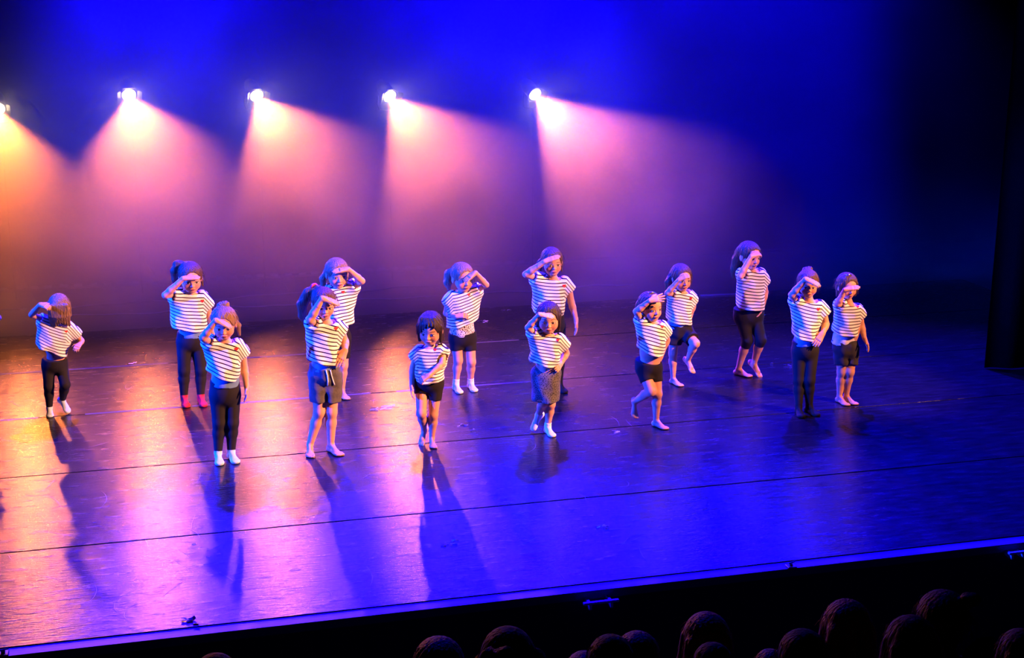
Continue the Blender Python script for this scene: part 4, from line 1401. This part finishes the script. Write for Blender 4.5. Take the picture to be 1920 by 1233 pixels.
# metal rail on the floor upstage right
pa, pb = ground(1312, 557), ground(1442, 552)
bm = bmesh.new()
d_ = (pb - pa)
add_box(bm, 0, d_.length, -0.03, 0.03, 0.0, 0.035, 0.005)
o = bm_obj('floor_rail', bm, M_POLE, None, (pa.x, pa.y, -0.006), rotz=math.atan2(d_.y, d_.x))
tag(o, 'thin metal rail on the floor behind the tallest girl', 'rail')
# ledges bracketed out from the stage front, clamps on the edge
M_LEDGE = mat_plain('pale_ledge_paint', (0.55, 0.55, 0.56), 0.5, 0.4)
for k, (p0, p1, lab) in enumerate((((1094, 1130), (1160, 1122), 'small ledge on the black stage front, blue light on top, below centre'),
                                   ((1892, 1036), (1925, 1031), 'small ledge on the black stage front at the right picture edge'))):
    q0, q1 = ground(*p0, -0.03), ground(*p1, -0.03)
    bm = bmesh.new()
    w = q1.x - q0.x
    yc = (q0.y + q1.y) / 2
    add_box(bm, -w / 2, w / 2, -0.012, 0.012, -0.015, 0.0, 0.003)
    for sx in (-1, 1):
        add_box(bm, sx * w * 0.3 - 0.008, sx * w * 0.3 + 0.008, -0.008, EDGE_Y - 0.05 - yc, -0.05, -0.012)
    o = bm_obj('stage_ledge', bm, M_LEDGE, None, ((q0.x + q1.x) / 2, yc, -0.03))
    tag(o, lab, 'ledge')
for k, (qx, qy, lab) in enumerate(((1481, 1060, 'small metal clamp on the stage edge below the right dancers'), (6, 1227, 'small black clamp on the stage edge at the bottom left corner'))):
    q = ground(qx, qy)
    bm = bmesh.new()
    add_box(bm, -0.03, 0.03, -0.03, 0.03, 0.0, 0.012, 0.003)
    add_tube(bm, [(0, 0, 0.012), (0, 0, 0.028)], 0.012, 10)
    add_tube(bm, [(-0.02, -0.005, 0.03), (0.03, 0.008, 0.032)], 0.005, 8)
    o = bm_obj('edge_clamp', bm, M_POLE if k == 0 else M_STEEL, None, (q.x, EDGE_Y - 0.035, -0.002))
    tag(o, lab, 'clamp')

# ------------------------------------------------------------------ the auditorium and its audience, seen from behind
M_AUDFLOOR = mat_plain('dark_auditorium_carpet', (0.01, 0.008, 0.009), 0.95, 0.1, 0.3, 40)
bm = bmesh.new()
add_box(bm, -9, 14, 5.6, EDGE_Y - 0.05, -1.25, -1.15)
add_box(bm, -9, 14, 4.6, 5.6, -1.25, 0.05)
add_box(bm, -9, 14, 2.2, 4.6, -1.25, 0.46)
tag(bm_obj('floor_auditorium', bm, M_AUDFLOOR), kind='structure')
M_COAT = mat_plain('dark_coat_cloth', (0.02, 0.018, 0.022), 0.9, 0.15)
M_KNIT = mat_plain('lilac_knit_cloth', (0.35, 0.22, 0.40), 0.95, 0.1, 0.3, 50, 0.4)
AUD_HAIR = {'long': [[(x, -0.36, 0.6, 0.17), (x * 1.15, -0.44, 0.1, 0.18), (x * 1.2, -0.46, -0.5, 0.15)] for x in (-0.26, 0.0, 0.26)] + [[(-0.36, -0.02, 0.6, 0.10), (-0.42, -0.02, 0.1, 0.10), (-0.44, 0.02, -0.4, 0.07)], [(0.36, -0.02, 0.6, 0.10), (0.42, -0.02, 0.1, 0.10), (0.44, 0.02, -0.4, 0.07)]],
            'short': [[(0, -0.3, 0.4, 0.2), (0, -0.33, 0.15, 0.15)]],
            'bun': [[(0, -0.3, 0.45, 0.2), (0, -0.33, 0.2, 0.14)], [(0.30, -0.22, 0.98, 0.13), (0.36, -0.26, 1.0, 0.12)]],
            'curly': [[(0.42 * math.sin(t), -0.1 + 0.46 * math.cos(t), 0.55 + 0.33 * math.sin(t * 2.3), 0.17), (0.46 * math.sin(t + .3), -0.1 + 0.5 * math.cos(t + .3), 0.35, 0.15)] for t in (1.4, 2.0, 2.6, 3.2, 3.8, 4.4, 5.0)]}
AUDIENCE = [  # pixel of the crown, head width in pixels, hair style, hair colour, label
 (402, 1219, 86, 'curly', 'brown', 'lone audience head barely showing at the bottom left of centre'),
 (822, 1190, 100, 'short', 'brown', 'audience head with parted short hair, left end of the main group'),
 (952, 1170, 104, 'curly', 'dark', 'audience head with frizzy dark hair, second from the left of the group'),
 (1096, 1216, 76, 'curly', 'brown', 'low frizzy audience head at the bottom edge right of the frizzy dark one'),
 (1146, 1184, 88, 'short', 'brown', 'audience head with orange lit left side beside a purple lit one'),
 (1196, 1179, 84, 'short', 'dark', 'purple lit audience head overlapping its left neighbour'),
 (1326, 1143, 88, 'long', 'fair', 'audience head with long hair rising behind a low round blue lit head'),
 (1338, 1198, 76, 'short', 'dark', 'low round audience head with a blue lit crown below a long haired one'),
 (1446, 1211, 60, 'short', 'brown', 'small low audience head left of the dark round one'),
 (1508, 1174, 94, 'short', 'dark', 'dark round audience head between a small low one and a tall long haired one'),
 (1590, 1119, 88, 'long', 'fair', 'tall audience head with long red lit hair'),
 (1712, 1148, 96, 'long', 'fair', 'audience head with long red lit hair below the one with a bun'),
 (1772, 1102, 98, 'bun', 'dark', 'tallest audience head, dark hair with a side bun'),
 (1918, 1172, 78, 'long', 'fair', 'lilac lit audience head with loose hair cut by the right edge')]
def build_watcher(px_, py_, wpx, style, hcol, label, seed):
    hs = 0.225 * (0.86 if wpx < 80 else 1.0)
    hw = hs * 0.86
    rr_ = ray(px_, py_)
    near = px_ in (402, 952, 1146, 1338, 1508, 1712, 1918)
    dist, fl = (4.6, 0.46) if near else (5.5, 0.05)
    hs = FPX and wpx * dist / FPX / 0.86
    topw = CAMP + rr_.normalized() * dist
    base = Vector((topw.x, topw.y, fl))
    r, a, D = loc_frame(base)
    th = topw.z - 0.02 - fl                      # seated head top above the floor
    s = th / 1.25
    fwv = Vector((0.25, 1, 0)).normalized()         # towards the stage
    f = np.array([fwv.dot(r), fwv.dot(a), 0.0])
    right = np.array([f[1], -f[0], 0.0])
    R = np.stack([right, f, np.array([0, 0, 1.0])], 1)
    ho = np.array([0, 0, th - hs * 1.0])
    sh = ho + np.array([0, 0, -0.075]) - f * 0.05
    hip = np.array([0, 0, 0.52 * s]) - f * 0.06
    pts = [ho + np.array([0, 0, hs]), hip + f * 0.5, hip - f * 0.2, np.array([0, 0, 0.0]), sh + right * 0.24, sh - right * 0.24]
    lo, hi = bounds(pts, 0.16); lo[2] = 0.0
    B = Field(lo, hi, 0.011)
    B.ell(hip + np.array([0, 0, 0.03]), np.array([0.14, 0.12, 0.13]) * s, 0.05, R)
    B.ell((hip * 0.55 + sh * 0.45), np.array([0.125, 0.11, 0.2]) * s, 0.08, R)
    B.ell(hip * 0.25 + sh * 0.75, np.array([0.13, 0.11, 0.16]) * s, 0.08, R)
    B.cone(sh - right * 0.10 * s, sh + right * 0.10 * s, 0.06 * s, 0.06 * s, 0.06)
    B.cone(sh, ho + f * 0.0 + np.array([0, 0, 0.06]), 0.055, 0.05, 0.03)
    for sg in (-1, 1):
        S_ = sh + right * sg * 0.115 * s
        E_ = S_ + np.array([0, 0, -0.27 * s]) + f * 0.05
        W_ = E_ + f * 0.22 * s - right * sg * 0.02
        B.cone(S_, E_, 0.05 * s, 0.042 * s, 0.04); B.cone(E_, W_, 0.042 * s, 0.03 * s, 0.03); B.cone(W_, W_ + f * 0.12 * s, 0.03 * s, 0.022 * s, 0.02)
        K = hip + f * 0.42 * s + right * sg * 0.07; K[2] = 0.50 * s
        A = K + f * 0.02; A[2] = 0.08
        B.cone(hip + right * sg * 0.06, K, 0.08 * s, 0.06 * s, 0.04); B.cone(K, A, 0.055 * s, 0.038 * s, 0.03)
        B.cone(A - np.array([0, 0, 0.035]), A + f * 0.15 - np.array([0, 0, 0.04]), 0.04, 0.035, 0.03)
    V, Q = B.mesh()
    V[:, 2] = np.maximum(V[:, 2], 0.0)
    Hd = Field(*bounds([ho + hs * (R @ np.array([x, y, z])) for x in (-.45, .45) for y in (-.55, .52) for z in (-.25, 1.05)], 0.01), 0.0062)
    face_prims(Hd, R, ho, hs)
    Hd.cone(ho + np.array([0, 0, -0.05]), ho + hs * (R @ np.array([0, -0.08, 0.25])), 0.05, 0.048, 0.02)
    V2, Q2 = Hd.mesh()
    t1 = np.tile(np.array([0.02, 0.018, 0.022]), (len(V), 1))
    t2 = face_tint(V2, R, ho, hs)
    VV, QQ = merge([(V, Q), (V2, Q2)])
    me = np_mesh('person', VV, QQ, np.concatenate([t1, t2]))
    rotz = math.atan2(r.y, r.x)
    o = link('person', me, M_SKIN, None, base, rotz)
    tag(o, label, 'person', 'audience watching from the stalls')
    V, Q = build_hair('tied' if style != 'short' else 'bobless', R, ho, hs, None, seed, AUD_HAIR[style], 0.006, 0.006)
    link('hair', np_mesh('hair', V, Q), HAIR['dark' if hcol != 'fair' else 'fair'], o)
for i, (ax_, ay_, aw_, st_, hc_, lab_) in enumerate(AUDIENCE):
    build_watcher(ax_, ay_, aw_, st_, hc_, lab_, 20 + i)
# seat back whose rounded corner catches blue light near the right edge
q = CAMP + ray(1846, 1194).normalized() * 5.5
bm = bmesh.new()
hgt = q.z - 0.05
w = 0.10
pts = [(-w, 0), (-w, hgt * 0.9), (-w * 0.8, hgt * 0.97), (-w * 0.3, hgt), (w * 0.3, hgt), (w * 0.8, hgt * 0.97), (w, hgt * 0.9), (w, 0)]
vs_ = [bm.verts.new((x, 0.0, z)) for x, z in pts]
bm.faces.new(vs_)
bmesh.ops.solidify(bm, geom=bm.faces[:], thickness=0.07)
bmesh.ops.bevel(bm, geom=[e for e in bm.edges], offset=0.015, segments=2, affect='EDGES')
o = bm_obj('seat_back', bm, mat_plain('blue_seat_cloth', (0.06, 0.07, 0.16), 0.9, 0.1), None, (q.x, q.y, 0.05), smooth=True)
tag(o, 'narrow blue lit seat back beside the lilac lit audience head', 'seat')
